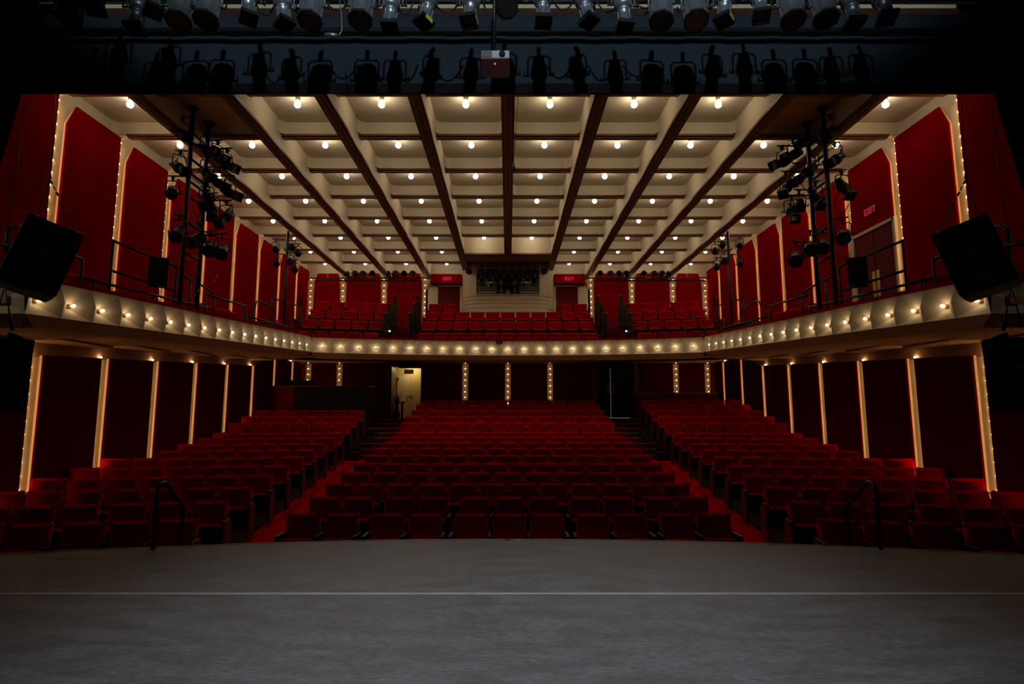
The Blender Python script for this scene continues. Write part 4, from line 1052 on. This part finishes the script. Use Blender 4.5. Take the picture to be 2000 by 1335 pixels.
# ------------------------------------------------------------------ loudspeakers
for s, nm in SIDES:
    fx = (lambda px: px) if s < 0 else mir
    c = at(fx(82), 500, 6.35)
    R0 = Matrix.Translation(c) @ Matrix.Rotation(-s*0.80, 4, 'Z') @ Matrix.Rotation(-s*0.27, 4, 'Y')
    r = empty('hanging_loudspeaker', (0, 0, 0), 0, 'large tilted black loudspeaker hanging by chains at the %s balcony end' % nm, 'loudspeaker'); r.matrix_world = R0
    w, h, dp = 0.555, 0.84, 0.42
    m = MB(); m.prism([(-w/2, 0, -h/2 + 0.05), (-w/2 + 0.04, 0, -h/2), (w/2 - 0.04, 0, -h/2), (w/2, 0, -h/2 + 0.05), (w/2, 0, h/2), (-w/2, 0, h/2)], (0, dp, 0)); m.build('cabinet', M['cabinet'], r)
    m = MB(); m.prism([(-w/2 + 0.005, -0.004, -h/2 + 0.055), (-w/2 + 0.045, -0.004, -h/2 + 0.005), (w/2 - 0.045, -0.004, -h/2 + 0.005), (w/2 - 0.005, -0.004, -h/2 + 0.055), (w/2 - 0.005, -0.004, h/2 - 0.005), (-w/2 + 0.005, -0.004, h/2 - 0.005)], (0, 0.006, 0)); m.build('front_panel', M['blackmatte'], r)
    for z in (0.13, -0.20):
        m = MB()
        for q in range(3): m.box((-0.02 + 0.02*q, -0.006, z - 0.035*q), (0.13, 0.012, 0.010))
        m.build('vent_slot', M['greyvent'], r)
    m = MB()
    for x in (-0.2, 0.2):
        m.tube([(x, 0.08, h/2), (x, 0.08, h/2 + 0.03)], 0.012, 6)
    m.build('eye_bolt', M['steel'], r)
    top_ = at(fx(97), 350, 6.45)
    ch = empty('hanging_chain', top_, 0, 'chain and cable holding up the %s tilted loudspeaker' % nm, 'chain')
    m = MB()
    up_ = at(fx(106), 170, 6.45)
    m.tube([(0, 0, 0), Vector((up_.x, up_.y, up_.z + 0.4)) - top_], 0.006, 6); m.build('cable', M['black'], ch)
    m = MB()
    for x in (-0.2, 0.2):
        e_ = R0 @ Vector((x, 0.08, h/2 + 0.03)); d_ = e_ - top_
        nl = 9
        for q in range(nl):
            p = d_ * ((q + 0.5) / nl); m.tube([p - d_.normalized()*0.024, p + d_.normalized()*0.024], 0.007 if q % 2 else 0.011, 6)
    m.tube([(0, 0, 0.05), (0.02, 0, 0.02), (0, 0, -0.02), (-0.02, 0, 0.02), (0, 0, 0.05)], 0.007, 6); m.build('chain', M['black'], ch)
    # lower hung speaker
    c = at(fx(-12), 730, 6.15)
    r2 = empty('hanging_loudspeaker', c, 0, 'tall black loudspeaker hung below the tilted one at far %s' % nm, 'loudspeaker')
    m = MB(); m.prism([(-0.30, 0, -0.40), (0.30, 0, -0.40), (0.30, 0, 0.40), (-0.30, 0, 0.40)], (0, 0.45, 0)); o = m.build('cabinet', M['blackmatte'], r2); r2.rotation_euler = (0.0, -s*0.03, -s*0.72)
    for z in (0.17, -0.22):
        m = MB()
        for q in range(2): m.box((0.02, -0.006, z - 0.09*q), (0.10, 0.012, 0.012))
        m.build('vent_slot', M['greyvent'], r2)
    m = MB(); m.box((0.1*-s*1.0 if False else (0.13 if s < 0 else -0.13), 0.1, 0.43), (0.14, 0.06, 0.05), (0, (0.35 if s < 0 else -0.35), 0)); m.build('hanging_bracket', M['black'], r2)
    m = MB(); a = at(fx(8), 560, 6.15); b = at(fx(24), 645, 6.15)
    m.tube([a, at(fx(17), 600, 6.15), b], [0.008, 0.008, 0.02], 6); m.tube([a, at(fx(-12), 640, 6.15)], 0.008, 6)
    tag(m.build('hanging_strap', M['black']), 'black strap between the two hung loudspeakers at the far %s' % nm, 'strap')
    # small speaker on the tall rail
    p = atx(fx(308), 562, s*6.28)
    r3 = empty('rail_loudspeaker', p, -s*0.52, 'small black loudspeaker fixed on the %s balcony railing' % nm, 'loudspeaker')
    m = MB(); m.prism([(-0.15, -0.02, 0), (0.15, -0.02, 0), (0.15, -0.02, 0.50), (-0.15, -0.02, 0.50)], (0, -0.26, 0)); m.build('cabinet', M['blackmatte'], r3)
    m = MB(); m.b2(-0.13, 0.13, -0.285, -0.279, 0.02, 0.48); m.build('grille', M['black'], r3)
    # thin wall seam cable at the very front
    m = MB(); a = atx(fx(48), 200, s*8.33); m.tube([a, (a.x, a.y, lip(a.y))], 0.006, 6)
    tag(m.build('panel_cable', M['black']), 'thin dark cable down the first upper red panel on the %s' % nm, 'cable')

# thin cable with hook hanging from the ceiling
m = MB(); a, b = at(1012, 188, 10.2), at(1003, 318, 10.9); m.tube([a, b], 0.006, 6); m.tube([b, b + Vector((0.01, 0, -0.12)), b + Vector((0.02, 0, -0.2))], [0.016, 0.03, 0.012], 8)
tag(m.build('hanging_cable', M['black']), 'thin black cable with a plug hanging by the centre ceiling beam', 'cable')
# dark box on the balcony front
m = MB(); m.box((0, 0, 0), (0.22, 0.05, 0.13)); m.mi = 1
for x in (-0.07, -0.02, 0.03, 0.08): m.box((x, -0.027, 0.0), (0.03, 0.006, 0.03))
o = m.build('infrared_box', [M['blackmatte'], M['boothgear']]); p = at(975, 667, front_y(0) - 0.03); o.location = p
tag(o, 'small black box at the top middle of the balcony front', 'box')

# ------------------------------------------------------------------ doors, lobby and rear furniture on the main floor
m = MB(); m.b2(-5.6, -2.6, YB + 2.0, YB + 2.1, 1.0, 4.2); m.b2(-5.7, -5.6, YB + 0.2, YB + 2.1, 1.0, 4.2); m.b2(-2.9, -2.8, YB + 0.2, YB + 2.1, 1.0, 4.2); m.b2(-5.7, -2.6, YB + 0.2, YB + 2.1, 4.0, 4.1)
struct('wall_lobby', m, M['lobby'])
m = MB(); m.b2(-5.7, -2.6, YB, YB + 2.1, 1.15, 1.25); struct('floor_lobby', m, M['carpet'])
m = MB()
for x in (DX[0][0], DX[0][1]): m.b2(x - 0.05, x + 0.05, YB - 0.05, YB + 0.2, 1.25, DZ)
m.b2(DX[0][0], DX[0][1], YB - 0.05, YB + 0.2, DZ - 0.05, DZ + 0.05); struct('door_1', m, M['wood'])
d = empty('open_door_leaf', (DX[0][0] + 0.10, YB + 0.1, 1.25), 0, 'open wooden door leaf at the left rear doorway to the lobby', 'door')
m = MB(); m.b2(0, 0.045, 0.0, 0.80, 0, 2.12); m.build('door_leaf', M['woodlight'], d); m = MB(); m.b2(-0.035, 0.0, -0.03, 0.05, 0, 2.12); m.build('door_edge', M['blackmatte'], d)
Yl = YB + 1.97
a, b = at(777, 735, Yl), at(798, 815, Yl)
d = empty('lobby_door', (a.x, Yl, 1.25), 0, 'plain cream door in the lobby seen through the open doorway', 'door')
m = MB(); m.b2(0, b.x - a.x, -0.04, 0, 0, a.z - 1.25 + 0.02); m.build('door_leaf', M['doorcream'], d)
m = MB(); m.tube([(b.x - a.x - 0.06, -0.04, 0.93), (b.x - a.x - 0.06, -0.09, 0.93), (b.x - a.x + 0.0, -0.10, 0.93)], 0.018, 8); m.build('handle', M['blackmatte'], d)
m = MB(); m.b2(0.01, 0.05, -0.06, -0.03, a.z - 1.45, a.z - 1.30); m.build('closer', M['blackmatte'], d)
p = at(803, 771, Yl); m = MB(); m.box((0, 0, 0), (0.13, 0.02, 0.10)); o = m.build('switch_plate', M['paper']); o.location = p; tag(o, 'small pale switch plate beside the lobby door', 'switch')
p = at(798.5, 725.5, Yl - 0.7); sg = empty('lobby_sign', p, 0.25, 'small brown hanging sign with an arrow above the lobby door', 'sign')
m = MB(); m.box((0, 0, 0), (0.40, 0.03, 0.19)); m.build('board', M['signwood'], sg)
m = MB()
for z in (0.035, -0.035): m.box((-0.05, -0.018, z), (0.22, 0.006, 0.022))
m.prism([(0.10, -0.015, 0.06), (0.17, -0.015, 0.0), (0.10, -0.015, -0.06), (0.10, -0.015, -0.035), (0.14, -0.015, 0.0), (0.10, -0.015, 0.035)], (0, -0.006, 0)); m.build('marking', M['doorcream'], sg)
m = MB(); m.tube([(-0.15, 0, 0.09), (-0.15, 0, 0.3)], 0.005, 5); m.tube([(0.15, 0, 0.09), (0.15, 0, 0.3)], 0.005, 5); m.build('hanger', M['blackmatte'], sg)
p = at(774.5, 815, YB + 0.7); pl = empty('lobby_plant', (p.x, p.y, 1.25), 0, 'dry tall grass in a dark red vase inside the left doorway', 'plant')
m = MB(); m.lathe([(0.10, 0.0), (0.15, -0.1), (0.13, -0.3), (0.08, -0.42), (0.10, -0.46)], 14, Matrix.Rotation(PI/2, 4, 'X')); vz = m.build('vase', M['vase'], pl)
m = MB(); rnd = random.Random(3)
for q in range(46):
    a = rnd.uniform(0, 2*PI); l = rnd.uniform(0.06, 0.26); h = rnd.uniform(0.8, 1.12)
    m.tube([(0.05*math.cos(a), 0.05*math.sin(a), 0.40), (l*0.4*math.cos(a), l*0.4*math.sin(a), 0.40 + (h-0.4)*0.6), (l*math.cos(a), l*math.sin(a), h)], [0.008, 0.007, 0.003], 4)
m.build('grass', M['plant'], pl)
p = at(785, 815, YB + 0.45); st = empty('pedestal_stand', (p.x, p.y, 1.25), 0, 'slim black pedestal with a dish top in the left doorway', 'pedestal')
m = MB(); m.tube([(0, 0, 0), (0, 0, 0.62)], 0.045, 10); m.build('post', M['blackmatte'], st)
m = MB(); m.tube([(0, 0, 0.60), (0, 0, 0.66), (0, 0, 0.68)], [0.05, 0.14, 0.15], 14); m.tube([(0.03, 0, 0.68), (0.03, 0, 0.76)], 0.012, 6); m.build('dish', M['blackmatte'], st)
# closed right rear doors
d = empty('rear_double_door', ((DX[1][0] + DX[1][1])/2, YB + 0.1, 1.27), 0, 'closed black double door at the right rear with a light gap', 'door')
hw = (DX[1][1] - DX[1][0])/2
xs0 = at(1193.5, 770, YB).x - d.location.x
m = MB(); m.b2(-hw, xs0 - 0.012, -0.02, 0.02, 0.02, DZ - 1.27); m.build('door_leaf', M['blackmatte'], d)
m = MB(); m.b2(xs0 + 0.012, hw, -0.02, 0.02, 0.02, DZ - 1.27); m.build('door_leaf', M['blackmatte'], d)
m = MB(); m.b2(xs0 - 0.007, xs0 + 0.007, -0.005, 0.01, 0, DZ - 1.29); m.b2(xs0 - 0.08, hw*0.75, -0.02, 0.01, -0.005, 0.02); tag(m.build('light_gap', M['dial'], d), 'bluish daylight gap')
m = MB(); m.b2(xs0 - 0.17, xs0 - 0.02, -0.035, -0.02, 0.98, 1.42); m.b2(xs0 + 0.02, xs0 + 0.17, -0.035, -0.02, 0.98, 1.42); m.build('push_plate', M['woodlight'], d)
m = MB()
for x in (-hw - 0.08, hw + 0.08): m.b2(d.location.x + x - 0.10, d.location.x + x + 0.10, YB - 0.06, YB + 0.02, 1.25, DZ + 0.1)
struct('door_2', m, M['wood'])
# sound desk at the rear left
sd = empty('sound_desk', (-6.55, 20.0, fz(20.0)), 0, 'long dark sound desk enclosure at the rear left with red end panel', 'desk')
pz = at(640, 755, 20.0).z - fz(20.0)
m = MB(); m.b2(-1.75, 1.75, -0.04, 0.04, 0, pz); m.build('front_panel', M['blackmatte'], sd)
m = MB(); m.b2(-1.75, -0.95, -0.06, -0.04, 0.25, pz - 0.02); tag(m.build('end_panel', M['red'], sd), 'red fabric end')
m = MB(); m.b2(-1.75, 1.75, -0.06, 0.7, pz, pz + 0.04); m.build('counter', M['wood'], sd)
m = MB(); m.b2(-1.5, -0.4, 0.1, 0.6, pz + 0.04, pz + 0.24); tag(m.build('mixing_console', M['blackmatte'], sd), 'black mixing console')
pt = empty('partition_wall', (6.5, 21.9, fz(21.6)), 0, 'low dark red partition behind the last seats at rear right', 'partition')
m = MB(); m.b2(-1.7, 1.75, -0.05, 0.05, -0.2, 0.95); m.build('panel', M['doorred'], pt)
m = MB(); m.b2(-1.72, 1.77, -0.08, 0.08, 0.95, 1.0); m.build('cap', M['wood'], pt)
